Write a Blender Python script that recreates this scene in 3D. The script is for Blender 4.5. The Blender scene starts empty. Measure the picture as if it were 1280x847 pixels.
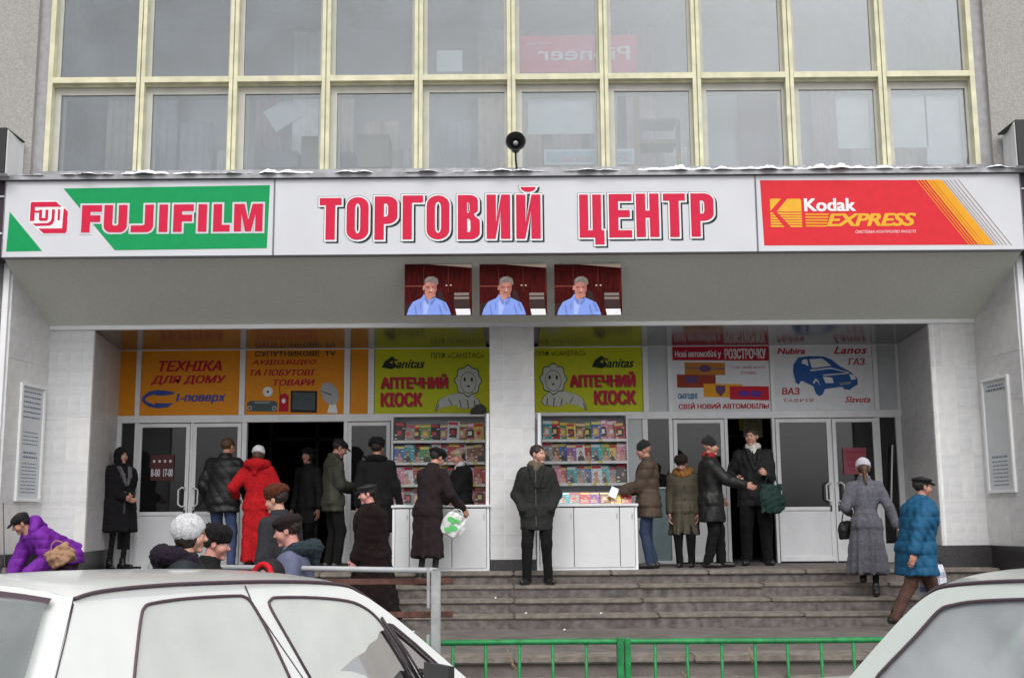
import bpy, bmesh, math, random
import numpy as np
from mathutils import Vector, Matrix, Euler
random.seed(7); RNG = np.random.default_rng(11)
S = bpy.context.scene
COL = S.collection
R = math.radians
# ---------------------------------------------------------------- camera
FPX, CXP, CYP = 1450.0, 640.0, 423.5
PITCH = math.atan(226.5 / FPX); ROLL = R(-0.45)
CAM = Vector((0, 0, 1.62))
cam_d = bpy.data.cameras.new('camera'); cam = bpy.data.objects.new('camera', cam_d); COL.objects.link(cam)
cam_d.sensor_width = 36; cam_d.lens = 36 * FPX / 1280.0; cam_d.clip_end = 2000; cam_d.clip_start = 0.05
cam.rotation_mode = 'QUATERNION'
CR = (Matrix.Rotation(math.pi / 2 + PITCH, 3, 'X') @ Matrix.Rotation(ROLL, 3, 'Z'))
cam.rotation_quaternion = CR.to_quaternion(); cam.location = CAM
S.camera = cam
# ---------------------------------------------------------------- world and sun (flat winter overcast)
W = bpy.data.worlds.new('World'); S.world = W; W.use_nodes = True
nt = W.node_tree; nt.nodes.clear()
out = nt.nodes.new('ShaderNodeOutputWorld'); bg = nt.nodes.new('ShaderNodeBackground')
sky = nt.nodes.new('ShaderNodeTexSky'); sky.sky_type = 'NISHITA'; sky.sun_disc = False
sky.sun_elevation = R(46); sky.sun_rotation = R(160); sky.dust_density = 4.0; sky.air_density = 1.0; sky.ozone_density = 1.0
hs = nt.nodes.new('ShaderNodeHueSaturation'); hs.inputs['Saturation'].default_value = 0.10
nt.links.new(sky.outputs[0], hs.inputs['Color']); nt.links.new(hs.outputs[0], bg.inputs['Color'])
bg.inputs['Strength'].default_value = 0.12
nt.links.new(bg.outputs[0], out.inputs[0])
sun_d = bpy.data.lights.new('sun', 'SUN'); sun = bpy.data.objects.new('sun', sun_d); COL.objects.link(sun)
sun_d.energy = 0.8; sun_d.angle = R(25); sun_d.color = (1.0, 0.97, 0.93)
sun.rotation_euler = (R(44), 0, R(-20))     # comes from behind the camera, a little from the left
S.view_settings.view_transform = 'Standard'; S.view_settings.look = 'None'
S.view_settings.gamma = 1.0; S.view_settings.exposure = 0.45
S.cycles.max_bounces = 6; S.cycles.transparent_max_bounces = 12
# ---------------------------------------------------------------- picture <-> place
def ray(px, py):
    d = CR @ Vector(((px - CXP) / FPX, -(py - CYP) / FPX, -1.0)); return d
def at(px, py, Y):
    d = ray(px, py); t = (Y - CAM.y) / d.y; return CAM + d * t
def X(px, py, Y): return at(px, py, Y).x
def Z(px, py, Y): return at(px, py, Y).z
# ---------------------------------------------------------------- materials
MATS = {}
def mat(name, col, rough=0.7, metal=0.0, var=0.0, vscale=8.0, bump=0.0, bscale=60.0, spec=0.5, coat=0.0, emit=None, sheen=0.0, stretch=None, dirt=0.0, dscale=1.2, dcol=(0.1, 0.09, 0.08)):
    if name in MATS: return MATS[name]
    m = bpy.data.materials.new(name); m.use_nodes = True; t = m.node_tree; b = t.nodes['Principled BSDF']
    b.inputs['Base Color'].default_value = (*col, 1); b.inputs['Roughness'].default_value = rough
    b.inputs['Metallic'].default_value = metal; b.inputs['Specular IOR Level'].default_value = spec
    b.inputs['Coat Weight'].default_value = coat; b.inputs['Sheen Weight'].default_value = sheen
    m.diffuse_color = (*col, 1)
    tc = t.nodes.new('ShaderNodeTexCoord'); src = tc.outputs['Object']
    if stretch:
        mp = t.nodes.new('ShaderNodeMapping'); mp.inputs['Scale'].default_value = stretch
        t.links.new(src, mp.inputs[0]); src = mp.outputs[0]
    last = None
    if var > 0:
        n = t.nodes.new('ShaderNodeTexNoise'); n.inputs['Scale'].default_value = vscale; n.inputs['Detail'].default_value = 5
        t.links.new(src, n.inputs['Vector'])
        r = t.nodes.new('ShaderNodeValToRGB'); r.color_ramp.elements[0].position = .3; r.color_ramp.elements[1].position = .7
        r.color_ramp.elements[0].color = (*[max(0, c * (1 - var)) for c in col], 1)
        r.color_ramp.elements[1].color = (*[min(1, c * (1 + var)) for c in col], 1)
        t.links.new(n.outputs[0], r.inputs[0]); last = r.outputs[0]
    if dirt > 0:
        n = t.nodes.new('ShaderNodeTexNoise'); n.inputs['Scale'].default_value = dscale; n.inputs['Detail'].default_value = 8; n.inputs['Roughness'].default_value = .65
        t.links.new(tc.outputs['Object'], n.inputs['Vector'])
        r = t.nodes.new('ShaderNodeValToRGB'); r.color_ramp.elements[0].position = .48; r.color_ramp.elements[1].position = .72
        r.color_ramp.elements[0].color = (0, 0, 0, 1); r.color_ramp.elements[1].color = (dirt, dirt, dirt, 1)
        t.links.new(n.outputs[0], r.inputs[0])
        mx = t.nodes.new('ShaderNodeMix'); mx.data_type = 'RGBA'
        if last: t.links.new(last, mx.inputs[6])
        else: mx.inputs[6].default_value = (*col, 1)
        mx.inputs[7].default_value = (*dcol, 1); t.links.new(r.outputs[0], mx.inputs[0]); last = mx.outputs[2]
    if last: t.links.new(last, b.inputs['Base Color'])
    if bump > 0:
        n = t.nodes.new('ShaderNodeTexNoise'); n.inputs['Scale'].default_value = bscale; n.inputs['Detail'].default_value = 4
        t.links.new(src, n.inputs['Vector'])
        bp = t.nodes.new('ShaderNodeBump'); bp.inputs['Strength'].default_value = bump; bp.inputs['Distance'].default_value = .01
        t.links.new(n.outputs[0], bp.inputs['Height']); t.links.new(bp.outputs[0], b.inputs['Normal'])
    if emit:
        b.inputs['Emission Color'].default_value = (*emit[:3], 1); b.inputs['Emission Strength'].default_value = emit[3]
    MATS[name] = m; return m
def glass(name, tint=(1, 1, 1), dust_haze=0.12, dust_haze_col=(.5, .5, .5), gloss=0.12, rough=0.02, dvar=0.5):
    if name in MATS: return MATS[name]
    m = bpy.data.materials.new(name); m.use_nodes = True; t = m.node_tree; t.nodes.clear()
    o = t.nodes.new('ShaderNodeOutputMaterial'); tr = t.nodes.new('ShaderNodeBsdfTransparent'); tr.inputs[0].default_value = (*tint, 1)
    gl = t.nodes.new('ShaderNodeBsdfGlossy'); gl.inputs['Roughness'].default_value = rough
    df = t.nodes.new('ShaderNodeBsdfDiffuse'); df.inputs[0].default_value = (*dust_haze_col, 1)
    lw = t.nodes.new('ShaderNodeFresnel'); lw.inputs[0].default_value = 1.5
    ad = t.nodes.new('ShaderNodeMath'); ad.operation = 'ADD'; ad.inputs[1].default_value = gloss; t.links.new(lw.outputs[0], ad.inputs[0])
    tc = t.nodes.new('ShaderNodeTexCoord'); n = t.nodes.new('ShaderNodeTexNoise'); n.inputs['Scale'].default_value = 2.2; n.inputs['Detail'].default_value = 6
    t.links.new(tc.outputs['Object'], n.inputs['Vector'])
    mr = t.nodes.new('ShaderNodeMapRange'); mr.inputs[1].default_value = .3; mr.inputs[2].default_value = .7
    mr.inputs[3].default_value = dust_haze * (1 - dvar); mr.inputs[4].default_value = dust_haze * (1 + dvar); t.links.new(n.outputs[0], mr.inputs[0])
    m1 = t.nodes.new('ShaderNodeMixShader'); t.links.new(mr.outputs[0], m1.inputs[0]); t.links.new(tr.outputs[0], m1.inputs[1]); t.links.new(df.outputs[0], m1.inputs[2])
    m2 = t.nodes.new('ShaderNodeMixShader'); t.links.new(ad.outputs[0], m2.inputs[0]); t.links.new(m1.outputs[0], m2.inputs[1]); t.links.new(gl.outputs[0], m2.inputs[2])
    t.links.new(m2.outputs[0], o.inputs[0]); MATS[name] = m; return m
# ---------------------------------------------------------------- objects
def tag(o, label=None, cat=None, group=None, kind=None):
    if label: o['label'] = label
    if cat: o['category'] = cat
    if group: o['group'] = group
    if kind: o['kind'] = kind
    return o
def empty(name, label, cat, loc=(0, 0, 0), rz=0, group=None, kind=None):
    o = bpy.data.objects.new(name, None); COL.objects.link(o); o.location = loc; o.rotation_euler.z = rz
    o.empty_display_size = .1
    return tag(o, label, cat, group, kind)
def link(name, me, parent=None, mats=None):
    o = bpy.data.objects.new(name, me); COL.objects.link(o)
    if parent is not None: o.parent = parent
    if mats is not None:
        for m in (mats if isinstance(mats, (list, tuple)) else [mats]): me.materials.append(m)
    return o
class MB:
    """collects shapes into one mesh"""
    def __init__(s): s.v = []; s.f = []; s.m = []; s.sm = []
    def add(s, vs, fs, mi=0, smooth=False):
        n = len(s.v); s.v += [tuple(v) for v in vs]; s.f += [tuple(i + n for i in f) for f in fs]
        s.m += [mi] * len(fs); s.sm += [smooth] * len(fs); return s
    def box(s, a, b, mi=0):
        x0, y0, z0 = [min(a[i], b[i]) for i in range(3)]; x1, y1, z1 = [max(a[i], b[i]) for i in range(3)]
        vs = [(x0,y0,z0),(x1,y0,z0),(x1,y1,z0),(x0,y1,z0),(x0,y0,z1),(x1,y0,z1),(x1,y1,z1),(x0,y1,z1)]
        return s.add(vs, [(0,3,2,1),(4,5,6,7),(0,1,5,4),(1,2,6,5),(2,3,7,6),(3,0,4,7)], mi)
    def bevbox(s, a, b, r=.005, mi=0):
        bm = bmesh.new(); bmesh.ops.create_cube(bm, size=1)
        c = [(a[i] + b[i]) / 2 for i in range(3)]; d = [abs(a[i] - b[i]) for i in range(3)]
        for v in bm.verts: v.co = Vector([c[i] + v.co[i] * d[i] for i in range(3)])
        bmesh.ops.bevel(bm, geom=bm.edges[:], offset=min(r, min(d) * .45), segments=2, affect='EDGES')
        bm.verts.index_update()
        s.add([v.co[:] for v in bm.verts], [[v.index for v in f.verts] for f in bm.faces], mi); bm.free(); return s
    def hexa(s, p, mi=0):   # 8 corners in box order
        return s.add(p, [(0,3,2,1),(4,5,6,7),(0,1,5,4),(1,2,6,5),(2,3,7,6),(3,0,4,7)], mi)
    def tube(s, pts, r, n=8, mi=0, caps=True, smooth=True):
        pts = [Vector(p) for p in pts]; rs = r if isinstance(r, (list, tuple)) else [r] * len(pts)
        vs = []; prev = None
        for i, p in enumerate(pts):
            d = (pts[min(i + 1, len(pts) - 1)] - pts[max(i - 1, 0)]).normalized()
            u = d.orthogonal().normalized() if prev is None else (prev - d * prev.dot(d)).normalized()
            prev = u; w = d.cross(u)
            for k in range(n):
                a = 2 * math.pi * k / n; vs.append(p + (u * math.cos(a) + w * math.sin(a)) * rs[i])
        fs = [(i*n+k, i*n+(k+1)%n, (i+1)*n+(k+1)%n, (i+1)*n+k) for i in range(len(pts)-1) for k in range(n)]
        s.add(vs, fs, mi, smooth)
        if caps:
            m = len(s.v) - len(vs)
            s.f.append(tuple(m + k for k in reversed(range(n)))); s.f.append(tuple(m + (len(pts)-1)*n + k for k in range(n)))
            s.m += [mi, mi]; s.sm += [False, False]
        return s
    def lathe(s, prof, n=24, org=(0,0,0), rot=None, mi=0):
        vs = []; rot = rot or Matrix.Identity(3)
        for (r, z) in prof:
            for k in range(n):
                a = 2*math.pi*k/n; vs.append(Vector(org) + rot @ Vector((r*math.cos(a), r*math.sin(a), z)))
        fs = [(i*n+k, i*n+(k+1)%n, (i+1)*n+(k+1)%n, (i+1)*n+k) for i in range(len(prof)-1) for k in range(n)]
        return s.add(vs, fs, mi, True)
    def prism(s, poly, y0, y1, mi=0):   # poly in (x,z), from y0 (front) to y1 (back); ccw seen from the front
        n = len(poly); vs = [(x, y0, z) for x, z in poly] + [(x, y1, z) for x, z in poly]
        fs = [tuple(range(n)), tuple(reversed(range(n, 2*n)))] + [(i, i+n, (i+1)%n+n, (i+1)%n) for i in range(n)]
        return s.add(vs, fs, mi)
    def build(s, name, mats, parent=None):
        me = bpy.data.meshes.new(name); me.from_pydata([tuple(v) for v in s.v], [], s.f)
        for m in (mats if isinstance(mats, (list, tuple)) else [mats]): me.materials.append(m)
        me.polygons.foreach_set('material_index', s.m); me.polygons.foreach_set('use_smooth', s.sm); me.update()
        o = bpy.data.objects.new(name, me); COL.objects.link(o)
        if parent is not None: o.parent = parent
        return o
def boxo(name, a, b, m, parent=None, r=0):
    """one box as its own object, origin at its centre so that copies share the mesh"""
    mb = MB(); c = [(a[i] + b[i]) / 2 for i in range(3)]; h = [abs(a[i] - b[i]) / 2 for i in range(3)]
    (mb.bevbox([-q for q in h], h, r) if r else mb.box([-q for q in h], h))
    o = mb.build(name, m, parent); o.location = c; return o
# flat print: polygons and lettering as thin sheets standing in the xz plane, facing -y
def curve_mesh(contours, offset=0.0, extrude=0.0):
    cu = bpy.data.curves.new('c', 'CURVE'); cu.dimensions = '2D'; cu.fill_mode = 'BOTH'; cu.offset = offset; cu.extrude = extrude
    for c in contours:
        sp = cu.splines.new('POLY'); sp.points.add(len(c) - 1)
        for i, (x, y) in enumerate(c): sp.points[i].co = (x, y, 0, 1)
        sp.use_cyclic_u = True
    o = bpy.data.objects.new('c', cu); COL.objects.link(o)
    me = bpy.data.meshes.new_from_object(o.evaluated_get(bpy.context.evaluated_depsgraph_get()))
    bpy.data.objects.remove(o); bpy.data.curves.remove(cu); return me
def text_mesh(body, shear=0.0, offset=0.0, spacing=1.0, align='LEFT', line=1.0, wspace=1.0):
    cu = bpy.data.curves.new('t', 'FONT'); cu.body = body; cu.shear = shear; cu.offset = offset
    cu.space_character = spacing; cu.align_x = align; cu.space_line = line; cu.space_word = wspace; cu.resolution_u = 3
    o = bpy.data.objects.new('t', cu); COL.objects.link(o)
    me = bpy.data.meshes.new_from_object(o.evaluated_get(bpy.context.evaluated_depsgraph_get()))
    bpy.data.objects.remove(o); bpy.data.curves.remove(cu); return me
def fit(me, x0, z0, x1, z1, flip=False):
    n = len(me.vertices); a = np.zeros(n * 3); me.vertices.foreach_get('co', a); a = a.reshape(-1, 3)
    mn = a.min(0); mx = a.max(0); u = (a[:, 0] - mn[0]) / (mx[0] - mn[0]); v = (a[:, 1] - mn[1]) / max(1e-6, (mx[1] - mn[1]))
    if flip: u = 1 - u
    b = np.stack([x0 + u * (x1 - x0), -a[:, 2], z0 + v * (z1 - z0)], 1)
    me.vertices.foreach_set('co', b.ravel()); me.update(); return me
def put(me, y, name, m, parent):
    n = len(me.vertices); a = np.zeros(n * 3); me.vertices.foreach_get('co', a); a = a.reshape(-1, 3); a[:, 1] += y
    me.vertices.foreach_set('co', a.ravel()); me.materials.clear(); me.materials.append(m)
    return link(name, me, parent)
def sheet(name, poly, y, m, parent):     # polygon in xz
    return MB().add([(x, y, z) for x, z in poly], [tuple(range(len(poly)))]).build(name, m, parent)
def rect(x0, z0, x1, z1): return [(x0, z0), (x1, z0), (x1, z1), (x0, z1)]
# ================================================================ levels and planes
ZP = 1.02; YA, YB, YF, YS = 14.3, 16.1, 13.35, 13.0
ZC = 4.01                                  # ceiling of the entrance bay
def zb(py): return Z(640, py, YB)
def xb(px, py=560): return X(px, py, YB)
M = {}
M['plaster'] = mat('roughcast_plaster', (.40, .385, .37), .95, var=.22, vscale=55, bump=.9, bscale=120, dirt=.35, dcol=(.22, .21, .2))
M['plaster_side'] = mat('smooth_reveal_plaster', (.36, .35, .36), .9, var=.12, vscale=12, bump=.3, bscale=60)
M['stone'] = mat('grey_outer_stone', (.20, .195, .20), .9, var=.3, vscale=70, bump=.8, bscale=90)
M['marble'] = mat('pale_marble', (.64, .64, .65), .38, var=.12, vscale=5, bump=.04, bscale=20, stretch=(1, 1, 2.2), dirt=.18, dscale=2.5, dcol=(.48, .48, .47))
M['marble2'] = mat('pale_marble_warm', (.68, .675, .67), .38, var=.10, vscale=7, bump=.04, bscale=20, dirt=.15, dscale=3, dcol=(.52, .51, .49))
M['grout'] = mat('grout', (.80, .80, .80), .8, var=.1)
M['granite'] = mat('black_granite', (.035, .033, .036), .35, var=.6, vscale=90)
M['soffit'] = mat('grey_green_soffit_render', (.70, .725, .675), .9, var=.05, vscale=26, bump=.2, bscale=110, dirt=.2, dscale=1.6, dcol=(.60, .62, .57))
M['white'] = mat('white_painted_metal', (.80, .81, .83), .45, var=.04, vscale=3, dirt=.15, dscale=2.0, dcol=(.5, .5, .5))
M['alu'] = mat('white_door_frame', (.80, .81, .83), .42, var=.05, vscale=4, dirt=.22, dscale=3.0, dcol=(.42, .42, .43))
M['doorpanel'] = mat('white_door_panel', (.76, .77, .80), .5, var=.05, vscale=3, dirt=.3, dscale=2.2, dcol=(.60, .60, .61))
M['ceil'] = mat('glossy_ceiling_sheet', (.27, .27, .27), .16, metal=.75, var=.03, bump=.05, bscale=6)
M['olive'] = mat('yellow_window_paint', (.68, .66, .47), .6, var=.14, vscale=6, bump=.1, bscale=30, dirt=.35, dscale=4, dcol=(.42, .40, .28))
M['beige'] = mat('inner_window_frame', (.52, .51, .46), .6, var=.1, dirt=.2, dscale=4)
M['winglass'] = glass('upper_window_glass', (.96, .99, 1.0), .09, (.50, .58, .68), .09, .03)  # bluish diffuse share paints dust and hazy reflected sky together
M['doorglass'] = glass('door_glass', (.5, .51, .53), .025, (.4, .4, .42), .012, .02)
M['snow'] = mat('old_snow', (.82, .84, .87), .8, var=.06, bump=.5, bscale=50)
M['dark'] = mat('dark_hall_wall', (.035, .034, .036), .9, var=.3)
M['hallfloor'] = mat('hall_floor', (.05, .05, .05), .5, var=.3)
M['step'] = mat('worn_stair_slab', (.21, .185, .16), .9, var=.35, vscale=9, bump=.6, bscale=45, dirt=.6, dscale=1.7, dcol=(.10, .085, .075))
M['riser'] = mat('stair_riser_concrete', (.14, .122, .112), .95, var=.45, vscale=12, bump=.6, bscale=40, dirt=.5, dscale=2.5, dcol=(.045, .042, .045))
M['asphalt'] = mat('pale_pavement', (.14, .138, .14), .75, var=.35, vscale=3, bump=.4, bscale=80)  # ground colour paled to bounce light up onto the soffit
M['landing'] = mat('landing_concrete', (.155, .135, .125), .9, var=.25, vscale=5, bump=.5, bscale=60, dirt=.5, dscale=2, dcol=(.08, .07, .07))
M['black'] = mat('black_paint', (.015, .015, .016), .5)
M['chrome'] = mat('brushed_metal', (.55, .56, .58), .35, metal=.8)

# ================================================================ ground and stairs
o = MB().add([(-300, -300, 0), (300, -300, 0), (300, 400, 0), (-300, 400, 0)], [(0, 1, 2, 3)]).build('ground', M['asphalt']); tag(o, kind='structure')
stairs = bpy.data.objects.new('stairs', None); COL.objects.link(stairs); tag(stairs, kind='structure')
SX = 7.2
def flight(rows):
    """rows: (front y, back y, top z, drop, half width): a recessed riser wall with separate worn slabs on it"""
    for (y0, y1, z, dz, hw) in rows:
        boxo('riser', (-hw, y0 + .022, z - dz - .03), (hw, y1 + .022, z - .042), M['riser'], stairs)
        n = 8; xs = [-hw + 2 * hw * i / n for i in range(n + 1)]
        for i in range(n):
            jz = random.uniform(-.004, .004); jy = random.uniform(-.010, .010)
            s = boxo('step_slab', (xs[i] + .005, y0 + jy, z - .04 + jz), (xs[i + 1] - .005, y1 + .018 + jy, z + jz), M['step'], stairs, .012)
Y0 = 13.97
flight([(13.61, 13.97, .88, .14, 5.75), (13.25, 13.61, .74, .14, 5.75), (12.89, 13.25, .60, .14, 6.3)])
flight([(9.89, 10.25, .30, .14, SX + 2), (9.53, 9.89, .16, .14, SX + 2)])
land = MB().box((-SX - 2, 10.25, .0), (SX + 2, 12.93, .455)).build('landing', M['landing'], stairs)
for i in range(12):      # the landing's front slabs
    w = (SX * 2 + 4) / 12; boxo('step_slab', (-SX - 2 + i * w + .004, 10.20, .411), (-SX - 2 + (i + 1) * w - .004, 10.62, .462 + random.uniform(-.002, .002)), M['step'], stairs, .012)
plat = MB().box((-7.2, Y0 + .022, 0), (7.2, 17.5, ZP - .055)).build('platform', M['riser'], stairs)
for i in range(10): boxo('step_slab', (-5.75 + i * 1.15 + .005, Y0 - .01, ZP - .05), (-5.75 + (i + 1) * 1.15 - .005, Y0 + .36, ZP), M['step'], stairs, .012)
pf = MB().box((-7.2, Y0 + .365, ZP - .05), (7.2, 17.5, ZP - .001)).build('platform_floor', M['landing'], stairs)

# ================================================================ the building
bld = empty('shopping_centre', 'grey shopping centre with tall yellow-framed windows above a recessed marble entrance', 'building', (0, 14, 0))
bld.location = (0, 0, 0)
WL, WR = X(57, 110, 13.35), X(1222, 110, 13.35)   # window opening
ZW0, ZWT = Z(640, 210, 13.35), 9.4
ZT = Z(640, 97, 13.42)
HW = 22
# upper wall either side of the window and above it
w = MB(); w.box((-HW, 13.35, 4.75), (WL - .13, 17, 12.5)); w.box((WR + .13, 13.35, 4.75), (HW, 17, 12.5)); w.box((WL - .13, 13.35, ZWT), (WR + .13, 17, 12.5))
w.build('upper_wall', M['plaster'], bld)
w = MB(); w.box((WL - .13, 13.42, ZW0 - .1), (WL, 17, ZWT)); w.build('window_reveal', M['plaster_side'], bld); w = MB(); w.box((WR, 13.42, ZW0 - .1), (WR + .13, 17, ZWT)); w.build('window_reveal', M['plaster_side'], bld)
# outer ground floor walls at the sides
XL0, XR0 = -5.88, 5.92      # side walls of the bay, at the front
w = MB(); w.box((-HW, 13.38, 0), (XL0 - .09, 17, 4.75)); w.box((XR0 + .09, 13.38, 0), (HW, 17, 4.75)); w.build('outer_wall', M['stone'], bld)
# floor between the storeys, roof, back and inner rooms
w = MB(); w.box((WL - .13, 13.45, 5.2), (WR + .13, 21, ZW0 - .02)); w.box((-HW, 17, 12.2), (HW, 30, 12.5)); w.box((-HW, 29.5, 0), (HW, 30, 12.2)); w.box((-HW, 17, 0), (-HW + .3, 29.5, 12.2)); w.box((HW - .3, 17, 0), (HW, 29.5, 12.2))
w.build('floor_slab', M['plaster_side'], bld)
M['roomwall'] = mat('upstairs_room_wall', (.44, .43, .44), .9, var=.15, vscale=1.2)
M['roomfloor'] = mat('upstairs_room_ceiling', (.30, .31, .33), .9, var=.1)
w = MB(); w.box((WL - .12, 15.6, ZW0), (WR + .12, 15.7, ZWT)); w.build('room_back_wall', M['roomwall'], bld)
w = MB(); w.box((WL - .12, 14.1, ZW0 + 2.75), (WR + .12, 15.6, ZW0 + 2.9)); w.build('room_ceiling', M['roomfloor'], bld)
# ---- window grid
def window_pane(x0, x1, z0, z1, lower):
    fr = MB(); t = .045; y0, y1 = 13.50, 13.56
    if lower:
        a = .075; tt = .09
    else: a = .05; tt = .03
    fr.box((x0, y0, z0), (x0 + a, y1, z1)); fr.box((x1 - .035, y0, z0), (x1, y1, z1))
    fr.box((x0 + a, y0, z1 - tt), (x1 - .035, y1, z1)); fr.box((x0 + a, y0, z0), (x1 - .035, y1, z0 + .02))
    if lower:   # a second inset casement frame
        fr.box((x0 + a, y1 + .03, z0 + .02), (x0 + a + .03, y1 + .05, z1 - tt)); fr.box((x1 - .065, y1 + .03, z0 + .02), (x1 - .035, y1 + .05, z1 - tt)); fr.box((x0 + a + .03, y1 + .03, z1 - tt - .03), (x1 - .065, y1 + .05, z1 - tt))
    f = fr.build('window', M['beige'], bld)
    MB().box((x0 + a - .005, y0 + .02, z0 + .015), (x1 - .03, y0 + .026, z1 - tt + .005)).build('pane', M['winglass'], f)
mx = [WL + (WR - WL) * i / 10 for i in range(11)]
for i, x in enumerate(mx):
    m_ = MB()
    if 0 < i < 10:
        m_.box((x - .050, 13.40, ZW0 - .01), (x - .008, 13.53, ZWT)); m_.box((x + .008, 13.40, ZW0 - .01), (x + .050, 13.53, ZWT)); m_.box((x - .0075, 13.43, ZW0 - .01), (x + .0075, 13.53, ZWT))
    elif i == 0: m_.box((x + .001, 13.40, ZW0 - .01), (x + .06, 13.53, ZWT))
    else: m_.box((x - .06, 13.40, ZW0 - .01), (x - .001, 13.53, ZWT))
    m_.build('mullion', M['olive'], bld)
for i in range(10):
    a, b = mx[i] + (.061 if i == 0 else .051), mx[i + 1] - (.061 if i == 9 else .051)
    MB().box((a, 13.39, ZT - .035), (b, 13.50, ZT + .035)).box((a, 13.45, ZT - .06), (b, 13.5, ZT - .0355)).build('transom', M['olive'], bld)
    window_pane(a, b, ZW0, ZT - .062, True); window_pane(a, b, ZT + .037, ZW0 + 2.9, False)
    MB().box((a, 13.39, ZW0 + 2.9), (b, 13.50, ZW0 + 2.97)).build('transom', M['olive'], bld)
# curtains and wall panels at the back of the upstairs rooms
cm_ = [mat('room_panel_' + n_, c_, .9, var=.2, vscale=2.5) for n_, c_ in (('grey', (.34, .36, .40)), ('warm', (.52, .46, .40)), ('pale', (.62, .64, .66)), ('mauve', (.40, .33, .37)), ('blue', (.26, .30, .36)))]
rg = random.Random(12)
for i in range(22):
    x0 = WL + (WR - WL) * (i + .1) / 22; x1 = WL + (WR - WL) * (i + rg.uniform(.75, 1.0)) / 22; zt_ = ZW0 + rg.choice((.9, 1.3, 1.9, 2.6)); n_ = 8; mb = MB(); pts = []
    for k in range(n_ + 1): pts.append((x0 + (x1 - x0) * k / n_, 15.3 + .04 * (k % 2) + rg.uniform(0, .02)))
    mb.add([(x, y, ZW0 + .02) for x, y in pts] + [(x, y, zt_) for x, y in pts], [(k, k + 1, k + n_ + 2, k + n_ + 1) for k in range(n_)]); mb.build('room_curtain', rg.choice(cm_), bld)
# ---- canopy: sheet-metal ledge, soffit
zs0, zs1 = Z(640, 316.5, YS), Z(640, 220, YS)
led = MB(); led.box((-5.93, 12.97, zs1 + .005), (5.97, 13.40, zs1 + .035)); led.box((-5.93, 12.955, zs1 - .012), (5.97, 12.969, zs1 + .045)); led.box((-5.9, 13.1, zs1 + .036), (5.9, 13.40, zs1 + .085)); led.box((WL - .1, 13.32, zs1 + .086), (WR + .1, 13.41, ZW0 - .005))
led.build('ledge_flashing', mat('weathered_zinc', (.34, .34, .36), .5, metal=.3, var=.25, vscale=6, dirt=.5, dscale=5, dcol=(.12, .12, .12)), bld)
ys0, zb0 = YS + .06, zs0 + .02
def quad(name, p, m, par, kind=None): return MB().add(p, [(0, 1, 2, 3)]).build(name, m, par)
sf = MB(); xa, xb_, xc, xd = -5.86, 5.90, -5.88, 5.9
sf.hexa([(xa, ys0, zb0), (xb_, ys0, zb0), (xb_, YA, ZC + .04), (xa, YA, ZC + .04), (xa, ys0, zb0 + .12), (xb_, ys0, zb0 + .12), (xb_, YA, ZC + .5), (xa, YA, ZC + .5)])
sf.build('soffit', M['soffit'], bld)
MB().box((-5.87, YA - .02, ZC), (5.91, YA + .05, ZC + .05)).build('soffit_trim', M['white'], bld)
MB().box((-5.86, YA + .051, ZC + .06), (5.9, 17.4, ZC + .2)).build('bay_roof', M['plaster_side'], bld)
# ceiling sheets between beam and door front, seams at the mullions
cs = [xb(v, 480) for v in (132, 146, 173, 303, 434, 464)] + [-.36, .36] + [xb(v, 480) for v in (806, 837, 965, 1094, 1124, 1150)]
cs[0] = -6.6; cs[-1] = 6.6
for i in range(len(cs) - 1):
    if i == 6: continue
    boxo('ceiling_sheet', (cs[i] + .0015, YA + .06, ZC + .002), (cs[i + 1] - .0015, YB - .02, ZC + .02), M['ceil'], bld)
# small spot lamps recessed in the ceiling
for px in (133, 820, 1150):
    pass
# ---- marble facings; (origin, u vector, width, z0, z1, columns, rows, normal y or x)
def facing(par, o, u, wd, z0, z1, cols, nr, mt, thick=.02, name='tile', gap=.006, seed=0):
    """tiles standing on a grouted backing; u is the direction along the wall, the normal is u x z turned outward"""
    rg = random.Random(seed); u = Vector(u).normalized(); n = Vector((u.y, -u.x, 0)); p0 = Vector(o); ang = math.atan2(u.y, u.x)
    cb = [0.0]
    for c in cols: cb.append(cb[-1] + c * wd / sum(cols))
    def blk(a0, a1, b0, b1, t0, t1, nm, m, bev=0):
        q = boxo(nm, (-(a1 - a0) / 2, -(t1 - t0) / 2, -(b1 - b0) / 2), ((a1 - a0) / 2, (t1 - t0) / 2, (b1 - b0) / 2), m, par, bev)
        q.location = p0 + u * ((a0 + a1) / 2) + n * ((t0 + t1) / 2) + Vector((0, 0, (b0 + b1) / 2)); q.rotation_euler.z = ang; return q
    blk(0, wd, z0, z1, -.03, thick * .86, 'grout', M['grout'])
    h = (z1 - z0) / nr
    for i in range(len(cols)):
        for j in range(nr):
            m = rg.choice(mt) if isinstance(mt, list) else mt
            blk(cb[i] + gap / 2, cb[i + 1] - gap / 2, z0 + j * h + gap / 2, z0 + (j + 1) * h - gap / 2, 0, thick + rg.uniform(0, .0025), name, m)
mm = [M['marble'], M['marble'], M['marble2']]
ZG = Z(80, 690, YA)          # top of the granite plinth
XLA, XRA = -5.80, 5.84
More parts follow.
